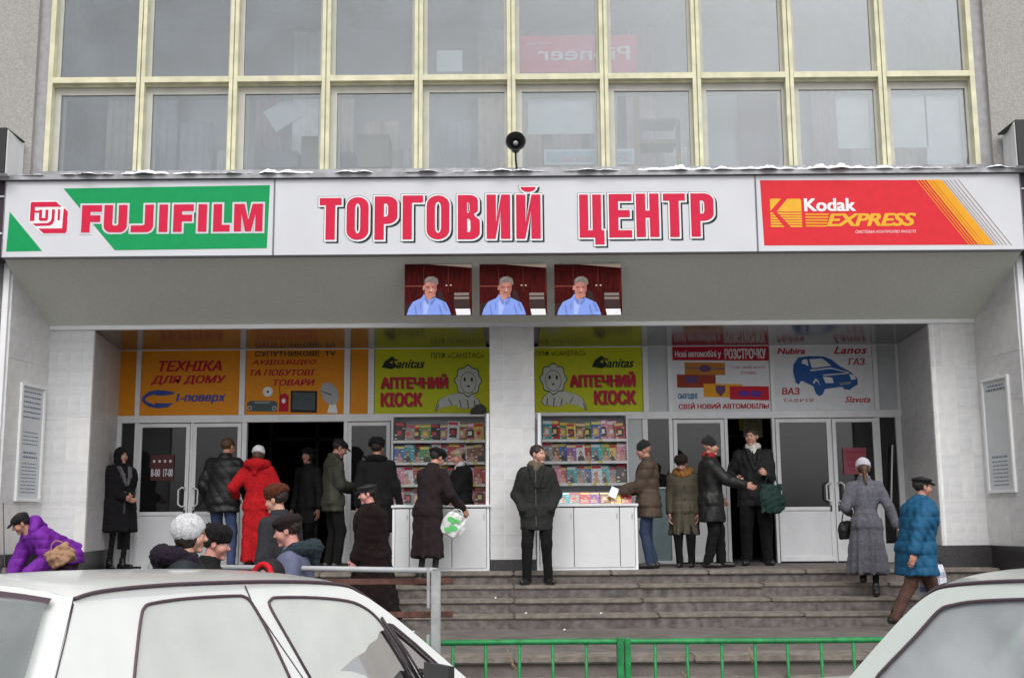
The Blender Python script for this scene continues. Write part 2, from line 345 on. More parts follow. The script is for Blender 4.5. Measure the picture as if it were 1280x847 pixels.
# left pier: front then return; right pier likewise
pxl0, pxl1 = X(54, 550, YA), X(111, 550, YA); pxr0, pxr1 = X(1170, 550, YA), X(1229, 550, YA)
XE0_, XE1_ = xb(144), xb(1130)
lp = MB().hexa([(pxl0 - .4, YA + .03, 0), (pxl1 - .03, YA + .03, 0), (XE0_ - .01, YB + .2, 0), (pxl0 - .4, YB + .2, 0), (pxl0 - .4, YA + .03, ZC + .04), (pxl1 - .03, YA + .03, ZC + .04), (XE0_ - .01, YB + .2, ZC + .04), (pxl0 - .4, YB + .2, ZC + .04)]).build('pier', M['grout'], bld)
facing(lp, (pxl0, YA + .03, 0), (1, 0, 0), pxl1 - pxl0, ZG, ZC, [.9, 1.1, 1.1, .9], 5, mm, seed=1)
facing(lp, (pxl1 - .03, YA + .03, 0), (XE0_ - pxl1 + .03, YB - YA, 0), YB - YA + .03, ZG, ZC, [1, 1], 5, mm, seed=2)
rp = MB().hexa([(pxr0 + .03, YA + .03, 0), (pxr1 + .4, YA + .03, 0), (pxr1 + .4, YB + .2, 0), (XE1_ + .01, YB + .2, 0), (pxr0 + .03, YA + .03, ZC + .04), (pxr1 + .4, YA + .03, ZC + .04), (pxr1 + .4, YB + .2, ZC + .04), (XE1_ + .01, YB + .2, ZC + .04)]).build('pier', M['grout'], bld)
facing(rp, (pxr0, YA + .03, 0), (1, 0, 0), pxr1 - pxr0, ZG, ZC, [.9, 1.1, 1.1, .9], 5, mm, seed=3)
facing(rp, (XE1_, YB, 0), (pxr0 + .03 - XE1_, YA + .03 - YB, 0), YB - YA - .0, ZG, ZC, [1, 1], 5, mm, seed=4)
# side walls of the bay, splayed slightly
sl = MB().hexa([(XL0 - .09, YF, 0), (XL0 - .03, YF, 0), (pxl0 - .05, YA + .03, 0), (pxl0 - .4, YA + .03, 0), (XL0 - .09, YF, zb0 + .1), (XL0 - .03, YF, zb0 + .1), (pxl0 - .05, YA + .03, zb0 + .1), (pxl0 - .4, YA + .03, zb0 + .1)]).build('side_wall', M['grout'], bld)
dl = Vector((pxl0 - XL0 + .0, YA - YF + .03, 0))
facing(sl, (XL0 - .0, YF + .005, 0), dl, dl.length, ZG, ZC + .65, [1, 1.1], 6, mm, seed=5)
sr = MB().hexa([(XR0 + .03, YF, 0), (XR0 + .09, YF, 0), (pxr1 + .4, YA + .03, 0), (pxr1 + .05, YA + .03, 0), (XR0 + .03, YF, zb0 + .1), (XR0 + .09, YF, zb0 + .1), (pxr1 + .4, YA + .03, zb0 + .1), (pxr1 + .05, YA + .03, zb0 + .1)]).build('side_wall', M['grout'], bld)
dr = Vector((pxr1 - XR0, YA - YF + .03, 0))
facing(sr, (pxr1, YA + .03, 0), -dr, dr.length, ZG, ZC + .65, [1.1, 1], 6, mm, seed=6)
for x0, x1 in ((XL0 - .06, XL0 - .0), (XR0 + .0, XR0 + .06)):
    MB().bevbox((x0, YF - .05, ZG - .1), (x1, YF - .005, zs0), .004).build('edge_trim', M['white'], bld)
# granite plinths
g = MB(); g.box((-7.6, 12.2, 0), (XL0 + .0, YF - .0, ZG - .11)); g.box((-7.6, YF, 0), (pxl0, YA + .0, ZG - .0)); g.hexa([(pxl0, YA - .03, ZP - .06), (pxl1 + .02, YA - .03, ZP - .06), (XE0_ + .03, YB, ZP - .06), (pxl0, YB, ZP - .06), (pxl0, YA - .03, ZG), (pxl1 + .02, YA - .03, ZG), (XE0_ + .03, YB, ZG), (pxl0, YB, ZG)])
g.build('plinth', M['granite'], bld)
g = MB(); g.box((XR0 + .0, 12.9, 0), (8.6, YF, ZG - .15)); g.box((pxr1, YF, 0), (8.6, YA, ZG)); g.hexa([(pxr0 - .02, YA - .03, ZP - .06), (pxr1, YA - .03, ZP - .06), (pxr1, YB, ZP - .06), (XE1_ - .03, YB, ZP - .06), (pxr0 - .02, YA - .03, ZG), (pxr1, YA - .03, ZG), (pxr1, YB, ZG), (XE1_ - .03, YB, ZG)])
g.build('plinth', M['granite'], bld)
# ---- central pillar, a thing of its own
cx0, cx1 = X(612.5, 560, YA), X(668.5, 560, YA)
pil = empty('pillar', 'square pillar faced with pale marble tiles between the two kiosks', 'pillar', ((cx0 + cx1) / 2, YA + .3, ZP))
pc = empty('x', None, None); bpy.data.objects.remove(pc)
def local(par):     # parent space helper: builds in world space under a moved parent
    par.location = (0, 0, 0); return par
local(pil)
MB().box((cx0 + .02, YA + .02, ZP - .05), (cx1 - .02, YA + .62, ZC + .03)).build('core', M['grout'], pil)
zgc = Z(640, 699, YA)
facing(pil, (cx0, YA + .02, 0), (1, 0, 0), cx1 - cx0, zgc, ZC, [1.0, 1.3, .85], 9, mm, seed=8)
facing(pil, (cx1 - .02, YA + .02, 0), (0, 1, 0), .6, zgc, ZC, [1, 1], 9, mm, seed=9)
facing(pil, (cx0 + .02, YA + .62, 0), (0, -1, 0), .6, zgc, ZC, [1, 1], 9, mm, seed=10)
MB().box((cx0 - .01, YA - .015, ZP - .04), (cx1 + .01, YA + .65, zgc)).build('plinth', M['granite'], pil)

# ================================================================ glazed entrance front
ef = empty('entrance_front', 'white framed glazed entrance front with six doors under printed panels', 'shopfront')
zt0, zt1, zt2 = zb(434), zb(516), zb(525)         # ceiling rail, sign rail
za, z525 = ZP, zt2
XE0, XE1 = xb(145), xb(1129)
def bar(x0, x1, z0, z1, y0=YB - .04, y1=YB + .05, nm='mullion', m=None, r=.004): return boxo(nm, (x0, y0, z0), (x1, y1, z1), m or M['alu'], ef, r)
bar(XE0 - .02, XE1 + .02, zt0, ZC - .006, nm='transom')
bar(XE0 - .02, XE1 + .02, zt2, zt1, nm='transom')
# upper mullions
UP = [(143, 148), (170.5, 176.5), (300, 307), (430.5, 438), (460.5, 468), (803.5, 810), (834.5, 840), (962.5, 967.5), (1091.5, 1097), (1120.5, 1128)]
for a, b in UP: bar(xb(a, 480), xb(b, 480), zt1 + .002, zt0 - .002)
# lower mullions
LO = [(143, 149), (166, 171), (236.5, 239.5), (301, 307), (429, 434), (488, 492), (805, 811.5), (838, 843), (968, 971.5), (1041, 1042.5), (1099, 1103.5), (1124, 1131)]
for a, b in LO: bar(xb(a, 620), xb(b, 620), ZP, zt2 - .002)
def leaf(x0, x1, hs=None, swing=None, z1=None, midz=None, label=None, mullw=.05):
    """door leaf in frame with glass above and panel below; hs = side of the handle"""
    z1 = z1 or zt2 - .015; midz = midz or zb(636); z0 = ZP + .02; wd = x1 - x0; fw = mullw
    f = MB(); f.bevbox((0, -.03, z0), (fw, .03, z1), .003); f.bevbox((wd - fw, -.03, z0), (wd, .03, z1), .003)
    f.bevbox((fw, -.029, z1 - fw), (wd - fw, .029, z1), .003); f.bevbox((fw, -.029, midz - .05), (wd - fw, .029, midz), .003); f.bevbox((fw, -.029, z0), (wd - fw, .029, z0 + .07), .003)
    d = f.build('door', M['alu'], ef); d.location = (x0, YB - .03, 0)
    MB().box((fw, -.006, midz), (wd - fw, .002, z1 - fw)).build('glass_pane', M['doorglass'], d)
    MB().box((fw, -.012, z0 + .07), (wd - fw, .012, midz - .05)).build('lower_panel', M['doorpanel'], d)
    sm = MB(); sm.box((fw + .004, -.0125, z0 + .075), (fw + .012, -.018, midz - .055)); 
    if hs:
        hx = wd - .04 if hs == 'r' else .04; o2 = -.07 if hs == 'r' else .07
        h0, h1 = zb(630), zb(606)
        MB().tube([(hx, -.03, h0), (hx, -.09, h0 + .01), (hx + o2 * .3, -.11, h0), (hx + o2, -.10, h0 + .035), (hx + o2, -.10, h1 - .035), (hx + o2 * .3, -.11, h1), (hx, -.09, h1 - .01), (hx, -.03, h1)], .011, 8).build('handle', M['white'], d)
        MB().bevbox((hx - .012, -.034, zb(642)), (hx + .012, -.03, zb(634)), .002).build('lock', M['black'], d)
    if swing: d.rotation_euler.z = swing
    return d
leaf(xb(171.3, 620), xb(236, 620), 'r')
leaf(xb(240, 620), xb(300.5, 620), 'l')
leaf(xb(434.5, 620), xb(487.5, 620), None)
leaf(xb(843.4, 620), xb(907, 620), None)
leaf(xb(972, 620), xb(1040.5, 620), 'r')
leaf(xb(1043, 620), xb(1098.5, 620), 'l')
# narrow fixed lights
def light(px0, px1, teal=False, low=True):
    x0, x1 = xb(px0, 620), xb(px1, 620)
    if teal:
        zm = zb(612); MB().box((x0, YB, zm + .02), (x1, YB + .008, zt2)).build('glass_pane', M['doorglass'], ef)
        MB().box((x0, YB - .005, ZP + .04), (x1, YB + .02, zm)).build('infill_panel', mat('teal_grey_panel', (.20, .27, .29), .4, var=.1), ef)
        bar(x0, x1, zm, zm + .02, nm='rail'); bar(x0, x1, ZP, ZP + .04, nm='rail')
    else:
        MB().box((x0, YB, ZP + .25), (x1, YB + .008, zt2)).build('glass_pane', M['doorglass'], ef)
        MB().box((x0, YB - .005, ZP + .0), (x1, YB + .02, ZP + .25)).build('infill_panel', M['doorpanel'], ef)
light(149, 166); light(811.5, 838, True); light(1103.5, 1124)
# an extra fixed leaf panel behind the right kiosk rack and rail strips
MB().box((xb(782, 620), YB - .01, ZP), (xb(805, 620), YB + .02, zt2 - .003)).build('infill_panel', mat('pale_blue_panel', (.50, .53, .55), .4, var=.05), ef)
bar(xb(908, 620), xb(912, 620), ZP, zt2 - .003)
MB().tube([(xb(1116, 600), YB - .07, zb(560)), (xb(1112, 660), YB - .07, zb(655))], .012).build('pull_bar', M['white'], ef)
for px0, px1 in ((810, 834.5), (1097, 1120.5)):
    MB().box((xb(px0, 480), YB, zt1), (xb(px1, 480), YB + .01, zt0)).build('infill_panel', mat('pale_blue_panel', (.50, .53, .55), .4), ef)
MB().box((-.7, YB + .0, ZP), (.7, YB + .04, ZC)).build('infill_panel', M['doorpanel'], ef)
# kiosks' back boards in the front (behind the racks)
MB().box((xb(492, 620), YB + .0, ZP), (-.70, YB + .03, zt2)).build('infill_panel', M['doorpanel'], ef)
MB().box((.70, YB + .0, ZP), (xb(782, 620), YB + .03, zt2)).build('infill_panel', M['doorpanel'], ef)
# ---- dark hall behind the doors
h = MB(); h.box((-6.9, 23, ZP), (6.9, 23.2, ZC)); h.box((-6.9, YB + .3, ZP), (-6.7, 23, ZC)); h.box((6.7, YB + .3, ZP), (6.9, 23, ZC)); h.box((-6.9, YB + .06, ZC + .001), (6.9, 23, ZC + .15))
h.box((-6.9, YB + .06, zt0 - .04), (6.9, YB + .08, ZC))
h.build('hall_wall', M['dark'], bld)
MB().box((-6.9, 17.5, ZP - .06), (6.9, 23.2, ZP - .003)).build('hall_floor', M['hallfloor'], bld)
hd = MB()
for xx in (-4.2, -3.4, -2.6, 3.1, 4.0):
    hd.box((xx, 20.0, ZP), (xx + .06, 20.06, 3.5))
hd.box((-4.2, 20, 3.0), (-2.54, 20.06, 3.06)); hd.box((3.1, 20, 3.0), (4.06, 20.06, 3.06)); hd.build('inner_door_frame', mat('dim_metal', (.12, .12, .125), .4), bld)
# snow on the ledge
sn = MB(); rg = random.Random(3)
def snow_run(x0, x1, y, z, hmax, seed):
    rg = random.Random(seed); n = max(4, int((x1 - x0) / .03)); rows = 6
    vs = []
    for i in range(n + 1):
        t = i / n; env = (math.sin(math.pi * t) ** .4) * (0.45 + .55 * abs(math.sin(i * .37 + seed) * math.cos(i * .11 + seed * 2)))
        for k in range(rows + 1):
            a = math.pi * k / rows; hh = .75 * hmax * env * math.sin(a) * rg.uniform(.6, 1.3)
            dd = .12 * env * rg.uniform(.9, 1.1)
            vs.append((x0 + (x1 - x0) * t, y - dd * math.cos(a) + .05, z + hh))
    fs = [(i * (rows + 1) + k, (i + 1) * (rows + 1) + k, (i + 1) * (rows + 1) + k + 1, i * (rows + 1) + k + 1) for i in range(n) for k in range(rows)]
    sn.add(vs, fs, 0, True)
zl = zs1 + .03
for (a, b, h_, k) in ((150, 215, .09, 1), (215, 262, .085, 2), (320, 395, .09, 3), (410, 470, .05, 15), (560, 700, .05, 16), (500, 560, .03, 4), (795, 870, .12, 5), (860, 1000, .085, 6), (985, 1130, .10, 7), (1120, 1180, .05, 8), (1225, 1268, .05, 9), (20, 60, .03, 10), (62, 150, .035, 21), (222, 318, .035, 22), (700, 790, .04, 23), (1180, 1226, .03, 24)):
    snow_run(X(a, 215, 13.0), X(b, 215, 13.0), 12.945, zl + .01, h_, k)
for (a, b, h_, k) in ((35, 330, .03, 11), (400, 640, .025, 12), (650, 790, .03, 13), (880, 1200, .035, 14)):
    snow_run(X(a, 212, 13.2), X(b, 212, 13.2), 13.2, zs1 + .085, h_, k)
o = sn.build('snow', M['snow']); tag(o, 'thin crust of old snow lying along the ledge above the sign boards', 'snow', kind='stuff')
# ================================================================ signs
def ink(name, col, rough=.55, var=.05): return mat(name, col, rough, var=var, vscale=10, spec=.25)
RED = ink('print_red', (.62, .010, .055)); WHT = mat('sign_white', (.62, .63, .67), .45, var=.03, vscale=2, dirt=.12, dscale=1.5, dcol=(.5, .5, .52)); GRN = ink('print_green', (.0, .30, .09)); DKG = ink('print_dark_teal', (.006, .03, .03))
YEL = ink('print_amber', (.80, .36, .015)); PAL = ink('print_pale', (.80, .80, .82)); BLU = ink('print_blue', (.04, .07, .32)); ORG = ink('print_orange', (.74, .27, .010)); LIM = ink('print_lime', (.56, .60, .015)); BRN = ink('print_brown', (.30, .19, .12))
MAR = ink('print_crimson', (.46, .006, .03)); BLK = ink('print_black', (.012, .012, .014)); GRY = ink('print_grey', (.36, .37, .37))
def arc(cx, cy, rx, ry, a0, a1, n=6): return [(cx + rx * math.cos(R(a0 + (a1 - a0) * i / n)), cy + ry * math.sin(R(a0 + (a1 - a0) * i / n))) for i in range(n + 1)]
def rrect(x0, y0, x1, y1, r, ry=None, n=5):
    ry = ry or r; return arc(x1 - r, y1 - ry, r, ry, 0, 90, n) + arc(x0 + r, y1 - ry, r, ry, 90, 180, n) + arc(x0 + r, y0 + ry, r, ry, 180, 270, n) + arc(x1 - r, y0 + ry, r, ry, 270, 360, n)
def glyph(c, w, h, s, t=None):
    """heavy block capitals, contours in a w x h box; s = stem width, t = bar thickness"""
    t = t or s * .8; m = w / 2
    if c == 'T': return [[(m - s/2, 0), (m + s/2, 0), (m + s/2, h - t), (w, h - t), (w, h), (0, h), (0, h - t), (m - s/2, h - t)]]
    if c == 'G': return [[(0, 0), (s, 0), (s, h - t), (w, h - t), (w, h), (0, h)]]
    if c == 'O': return [rrect(0, 0, w, h, w * .48, h * .22), rrect(s, t, w - s, h - t, (w - 2*s) * .45, h * .14)]
    if c == 'P': return [[(0, 0), (s, 0), (s, h * .36)] + arc(w - w*.45, h * .36 + h*.18, w*.45, h*.18, -90, 0) + arc(w - w*.45, h - h*.18, w*.45, h*.18, 0, 90) + [(0, h)],
                         [(s, h * .36 + t)] + arc(w - s - w*.1, h*.36 + t + h*.08, w*.1, h*.08, -90, 0) + arc(w - s - w*.1, h - t - h*.08, w*.1, h*.08, 0, 90) + [(s, h - t)]]
    if c == 'B': return [[(0, 0)] + arc(w*.6, h*.16, w*.4, h*.16, -90, 0) + arc(w*.6, h*.40, w*.4, h*.12, 0, 60, 4) + arc(w*.55, h*.66, w*.37, h*.1, -60, 0, 4) + arc(w*.55, h*.86, w*.37, h*.14, 0, 90) + [(0, h)],
                         [(s, t), (w - s - .04*w, t), (w - s, t + .05*h), (w - s, h*.44 - .03*h), (w - s - .06*w, h*.46), (s, h*.46)], [(s, h*.46 + t*.8), (w - s - .1*w, h*.46 + t*.8), (w - s - .04*w, h*.5 + t*.8), (w - s - .04*w, h - t - .04*h), (w - s - .12*w, h - t), (s, h - t)]]
    if c in 'IJi' and c == 'i': return [[(0, 0), (w, 0), (w, h), (0, h)]]
    if c == 'И': return [[(0, 0), (s*.95, 0), (w - s, h*.62), (w - s, 0), (w, 0), (w, h), (w - s*.95, h), (s, h*.38), (s, h), (0, h)]]
    if c == 'Й': return glyph('И', w, h, s, t) + [[(w*.2, h + h*.17)] + arc(w*.5, h + h*.17, w*.32, h*.12, 180, 360, 8)]
    if c == 'Ц': return [[(0, 0), (w*.60, 0), (w*.60, -h*.16), (w*.98, -h*.16), (w*.98, t), (w*.87, t), (w*.87, h), (w*.87 - s*.95, h), (w*.87 - s*.95, t), (s*.95, t), (s*.95, h), (0, h)]]
    if c == 'E': return [[(0, 0), (w, 0), (w, t), (s, t), (s, h*.46), (w*.92, h*.46), (w*.92, h*.46 + t), (s, h*.46 + t), (s, h - t), (w, h - t), (w, h), (0, h)]]
    if c == 'H': return [[(0, 0), (s, 0), (s, h*.44), (w - s, h*.44), (w - s, 0), (w, 0), (w, h), (w - s, h), (w - s, h*.44 + t), (s, h*.44 + t), (s, h), (0, h)]]
    if c == 'F': return [[(0, 0), (s, 0), (s, h*.38), (w*.94, h*.38), (w*.94, h*.38 + t), (s, h*.38 + t), (s, h - t), (w, h - t), (w, h), (0, h)]]
    if c == 'U': return [[(0, h)] + arc(w*.3, h*.25, w*.3, h*.25, 180, 270) + arc(w*.7, h*.25, w*.3, h*.25, 270, 360) + [(w, h), (w - s, h), (w - s, h*.28), (w - s*1.2, t), (s*1.2, t), (s, h*.28), (s, h)]]
    if c == 'J': return [[(0, 0), (w*.7, 0)] + arc(w*.7, h*.25, w*.3, h*.25, 270, 360) + [(w, h), (w - s, h), (w - s, h*.28), (w - s*1.25, t), (0, t)]]
    if c == 'L': return [[(0, 0), (w, 0), (w, t), (s, t), (s, h), (0, h)]]
    if c == 'M': return [[(0, 0), (s*.85, 0), (s*.85, h*.62), (m - s*.35, 0), (m + s*.35, 0), (w - s*.85, h*.62), (w - s*.85, 0), (w, 0), (w, h), (w - s*1.2, h), (m, h*.42), (s*1.2, h), (0, h)]]
def grown(cs, g):
    """contours moved outward by g (holes shrink)"""
    out = []
    for k, c in enumerate(cs):
        p = [c[0]]
        for q in c[1:]:
            if math.hypot(q[0] - p[-1][0], q[1] - p[-1][1]) > 1e-4: p.append(q)
        if math.hypot(p[0][0] - p[-1][0], p[0][1] - p[-1][1]) < 1e-4: p.pop()
        n = len(p); ar = sum(p[i][0] * p[(i+1)%n][1] - p[(i+1)%n][0] * p[i][1] for i in range(n)); sg = (1 if ar > 0 else -1) * (1 if k == 0 else -1); r = []
        for i in range(n):
            a, b, c2 = p[i-1], p[i], p[(i+1)%n]; d1 = (b[0]-a[0], b[1]-a[1]); d2 = (c2[0]-b[0], c2[1]-b[1]); l1 = math.hypot(*d1); l2 = math.hypot(*d2)
            n1 = (d1[1]/l1, -d1[0]/l1); n2 = (d2[1]/l2, -d2[0]/l2); mx_ = (n1[0]+n2[0], n1[1]+n2[1]); q = max(.35, 1 + n1[0]*n2[0] + n1[1]*n2[1]); r.append((b[0] + sg * g * mx_[0] / q, b[1] + sg * g * mx_[1] / q))
        out.append(r)
    return out
def moved(cs, x, y): return [[(a + x, b + y) for a, b in c] for c in cs]
def flat(me, y, name, m, parent):
    """curve mesh in xy -> standing in xz at depth y"""
    n = len(me.vertices); a = np.zeros(n * 3); me.vertices.foreach_get('co', a); a = a.reshape(-1, 3)
    b = np.stack([a[:, 0], y - a[:, 2], a[:, 1]], 1); me.vertices.foreach_set('co', b.ravel()); me.update()
    me.polygons.foreach_set('use_smooth', np.zeros(len(me.polygons), bool)); me.materials.clear(); me.materials.append(m); return link(name, me, parent)
class Panel:
    """a flat sign face; P turns a point of the sign's picture into x, z on the face"""
    def __init__(s, obj, y, x0, z0, x1, z1, px): s.o, s.y, s.x0, s.z0, s.x1, s.z1, s.px = obj, y, x0, z0, x1, z1, px; s.k = 0
    def P(s, a, b):
        xl, xr, tl, tr, bl, br = s.px; u = (a - xl) / (xr - xl); t = tl + (tr - tl) * u; q = bl + (br - bl) * u
        return (s.x0 + (s.x1 - s.x0) * u, s.z1 + (s.z0 - s.z1) * (b - t) / (q - t))
    def poly(s, name, pts, m, lift): return sheet(name, [s.P(*p) for p in pts][::-1], s.y - lift, m, s.o)
    def curve(s, name, cs, m, lift): return flat(curve_mesh([[s.P(*p) for p in c] for c in cs]), s.y - lift, name, m, s.o)
    def text(s, body, x0, y0, x1, y1, m, lift=.004, shear=0, off=0.02, name='lettering', spacing=1.0, flip=False):
        a = s.P(x0, y1); b = s.P(x1, y0); hh = b[1] - a[1]; e = off * 1.1 * hh     # heavy type: several strikes of the same letters
        st = [(0, 0)] if e < .0015 else [(0, 0), (e, e * .5), (-e, -e * .5), (e, -e * .5), (-e, e * .5)]
        base = fit(text_mesh(body, shear, 0, spacing), a[0] + e, a[1] + e * .5, b[0] - e, b[1] - e * .5, flip); n = len(base.vertices)
        V = np.zeros(n * 3); base.vertices.foreach_get('co', V); V = V.reshape(-1, 3); F = [tuple(p.vertices) for p in base.polygons]; mb = MB()
        for i, (dx, dz) in enumerate(st): mb.add(V + np.array([dx, -.0004 * i, dz]), F)
        bpy.data.meshes.remove(base); me = bpy.data.meshes.new(name); me.from_pydata([tuple(v) for v in mb.v], [], mb.f); return put(me, s.y - lift, name, m, s.o)
    def glyphs(s, spec, stem, layers, name='lettering', slant=0):
        """spec: (char, x0, x1, ytop, ybot) in picture units; layers: (dx, dz, grow, material, lift)"""
        for (dx, dz, g, m, lift) in layers:
            for i, (c, x0, x1, yt, yb) in enumerate(spec):
                a = s.P(x0, yb); b = s.P(x1, yt); cs = moved(glyph(c, b[0] - a[0], b[1] - a[1], stem * (.9 if c in 'O' else 1)), a[0] + dx, a[1] + dz)
                for j, grp in enumerate([cs] if c != 'Й' else [cs[:1], cs[1:]]): flat(curve_mesh(grown(grp, g)), s.y - lift - .0005 * (i % 2) - .0002 * j, name, m, s.o)
def board(name, label, cat, x0, z0, x1, z1, y, m, px, thick=.03, frame=None, group=None):
    o = empty(name, label, cat, group=group)
    MB().bevbox((x0, y, z0), (x1, y + thick, z1), .003).build('board', m, o)
    if frame:
        f = MB(); t = frame[0]
        for b in (((x0 - t, y - .012, z0 - t), (x1 + t, y + thick, z0 - .001)), ((x0 - t, y - .012, z1 + .001), (x1 + t, y + thick, z1 + t)), ((x0 - t, y - .012, z0), (x0 - .001, y + thick, z1)), ((x1 + .001, y - .012, z0), (x1 + t, y + thick, z1))): f.bevbox(*b, .003)
        f.build('frame', frame[1], o)
    return Panel(o, y, x0, z0, x1, z1, px)
SG = 'sign boards along the canopy'
xs = [X(4.5, 270, YS), X(342.5, 268, YS), X(945.5, 265, YS), X(1278, 262, YS)]
edge = (.006, mat('sign_edge', (.30, .31, .33), .5))
def sb(lbl, i, px):
    return board('sign_board', lbl, 'sign', xs[i] + .008, zs0, xs[i + 1] - .008, zs1 - .02, YS, WHT, px, thick=.34, frame=edge, group=SG)
# --- film maker's board
p = sb('white and green canopy sign board reading FUJIFILM at the left end', 0, (4.5, 342, 223, 224, 318, 317))
p.poly('green_band', [(77, 232.5), (337, 231), (335, 308.5), (145, 310)], GRN, .002)
p.poly('green_corner', [(11, 261), (54.5, 310.5), (9.5, 311)], GRN, .002)
FU = [('F', 102, 127, 254, 288), ('U', 130, 159, 254, 288), ('J', 164, 192, 254, 288), ('i', 199, 210, 254, 288), ('F', 217, 242, 254, 288), ('i', 248, 259, 254, 288), ('L', 267, 288, 254, 288), ('M', 293, 329, 254, 288)]
p.glyphs(FU, .10, [(0, 0, .022, WHT, .005), (0, 0, 0, RED, .008)])
zf = lambda q: [(20 + a / 14.11, 240 + b / 14.11) for a, b in q]
p.poly('emblem', zf([(222, 485), (222, 145), (255, 108), (700, 108), (925, 292), (925, 650), (890, 706), (480, 706)]), PAL, .003)
p.curve('emblem_mark', [zf([(240, 465), (240, 150), (262, 130), (690, 130), (790, 218), (320, 218), (320, 285), (400, 285), (400, 270), (450, 270), (450, 415), (510, 415), (510, 270), (560, 270), (560, 440), (540, 465), (420, 465), (400, 440), (400, 320), (320, 320), (320, 465)])], RED, .006)
p.curve('emblem_mark', [zf([(625, 265), (675, 265), (675, 450), (650, 515), (600, 548), (350, 555), (290, 512), (560, 505), (610, 470), (625, 420)])], RED, .006)
p.poly('emblem_mark', zf([(730, 265), (770, 265), (770, 455), (730, 455)]), RED, .006)
p.curve('emblem_mark', [zf([(830, 240), (905, 300), (905, 640), (880, 685), (495, 685), (400, 600), (820, 600)])], RED, .006)
# --- centre board
p = sb('long white canopy sign board with red Cyrillic lettering in the middle', 1, (343, 945, 224, 220, 317, 313))
TC = [('T', 399, 427, 247, 299), ('O', 433, 461, 246, 299), ('P', 468, 497, 245, 299), ('G', 503, 529, 244, 298.5), ('O', 533, 562, 244, 298.5), ('B', 572, 600, 243.5, 298.5), ('И', 608, 638, 243, 298), ('Й', 645, 676, 243, 298),
      ('Ц', 724, 756, 243, 296.5), ('E', 761, 790, 242.5, 296.5), ('H', 795, 824, 242, 296), ('T', 829, 857, 242, 296), ('P', 863.4, 892.6, 241.7, 295.6)]
p.glyphs(TC, .112, [(.024, -.020, .016, DKG, .003), (0, 0, .020, DKG, .006), (.002, -.002, .017, PAL, .009), (0, 0, -.002, RED, .012)])
# --- photo printer's board
p = sb('white canopy sign board with red Kodak panel and amber diagonal stripes at the right end', 2, (946, 1279, 223, 220, 313.5, 309))
zk = lambda q: [(940 + a / 3.765, 220 + b / 3.765) for a, b in q]
RD2 = ink('print_warm_red', (.68, .02, .035))
p.poly('red_field', zk([(42, 32), (905, 29), (1133, 316), (50, 326)]), RD2, .002)
def dia(a, b, m, l): p.poly('stripe', zk([(a, 28), (b, 28), (b + 229, 317), (a + 229, 317)]), m, l)
for a in (785, 800): dia(a, a + 4, YEL, .004)
dia(814, 819, YEL, .004); dia(829, 842, YEL, .004); dia(845, 858, YEL, .004); dia(861, 906, YEL, .004)
for a in (912, 926, 943, 962, 984): dia(a, a + 3.5, BRN, .004)
AM = ink('print_yellow_amber', (.82, .43, .03))
p.poly('emblem', zk([(85, 120), (90, 116), (138, 116), (85, 172)]), AM, .004)
p.poly('emblem', zk([(115, 174), (168, 116), (226, 116), (233, 122), (233, 174)]), AM, .004)
for k in range(6):
    y = 178 + k * 11.5; x2 = 115 + (y + 4 - 178) * .95; p.poly('emblem_stripe', zk([(x2, y), (233, y), (233, y + 8), (x2 + 6, y + 8)]), AM, .004)
    x3 = 96 + (y - 178) * .8; p.poly('emblem_stripe', zk([(85, y), (x3, y), (x3 + 6, y + 8), (85, y + 8)]), AM, .004)
p.text('Kodak', *zk([(246, 112)])[0], *zk([(490, 173)])[0], PAL, off=.045)
for k in range(5): p.poly('emblem_stripe', zk([(250, 182 + k * 13), (362 - k * 3, 182 + k * 13), (360 - k * 3, 189 + k * 13), (250, 189 + k * 13)]), YEL, .004)
p.text('EXPRESS', *zk([(350, 177)])[0], *zk([(774, 240)])[0], AM, shear=.28, off=.05, spacing=.95)
p.text('СИСТЕМА КОНТРОЛЮ ЯКОСТІ', *zk([(482, 253)])[0], *zk([(770, 269)])[0], PAL, shear=.2, off=.02)
# ================================================================ printed panels over the doors
def over(name, label, px0, px1, m, y0=435.5, y1=515):
    x0, x1 = xb((px0), 480), xb(px1, 480); return board(name, label, 'sign', x0, zt1 + .004, x1, zt0 - .004, YB - .012, m, (px0, px1, y0 + 1, y0 - 1, y1 + 2, y1 - 1), thick=.02)
def z5(q, s=4.0, x0=150, y0=400): return [(x0 + a / s, y0 + b / s) for a, b in q]
over('printed_panel', 'plain orange strip panel at the far left above the narrow side light', 148.3, 170.2, ORG)
p = over('printed_panel', 'orange panel for household appliances with a blue curved arrow, left of centre', 176.8, 299.7, ORG)
p.text('ТЕХНІКА', 198, 448, 277, 462.5, MAR, shear=.25, off=.045); p.text('ДЛЯ ДОМУ', 189, 466, 283, 479.5, MAR, shear=.25, off=.045)
p.text('1-поверх', 221, 488, 283, 502, BLU, shear=.2, off=.04)
p.curve('arrow', [z5([(278, 352)]) + z5([(240, 345), (195, 341), (150, 348), (118, 375), (112, 388), (122, 405), (150, 424), (200, 431), (245, 424), (275, 404), (225, 406), (178, 404), (182, 414), (140, 400), (128, 386), (142, 374), (182, 360), (178, 368), (225, 368), (272, 360)])], BLU, .004)
p = over('printed_panel', 'orange panel picturing a television, radio and satellite dish above the open doorway', 307.3, 430.2, ORG)
p.text('СУПУТНИКОВЕ  TV', 318, 437, 419, 445, DKG, off=.04); p.text('АУДІО,ВІДЕО', 315, 448, 395, 456, MAR, shear=.25, off=.045); p.text('ТА ПОБУТОВІ', 312, 460, 394, 469, MAR, shear=.25, off=.045); p.text('ТОВАРИ', 342, 472, 394, 481, MAR, shear=.25, off=.045)
G1 = ink('print_slate', (.07, .09, .10)); G2 = ink('print_slate_light', (.25, .27, .28))
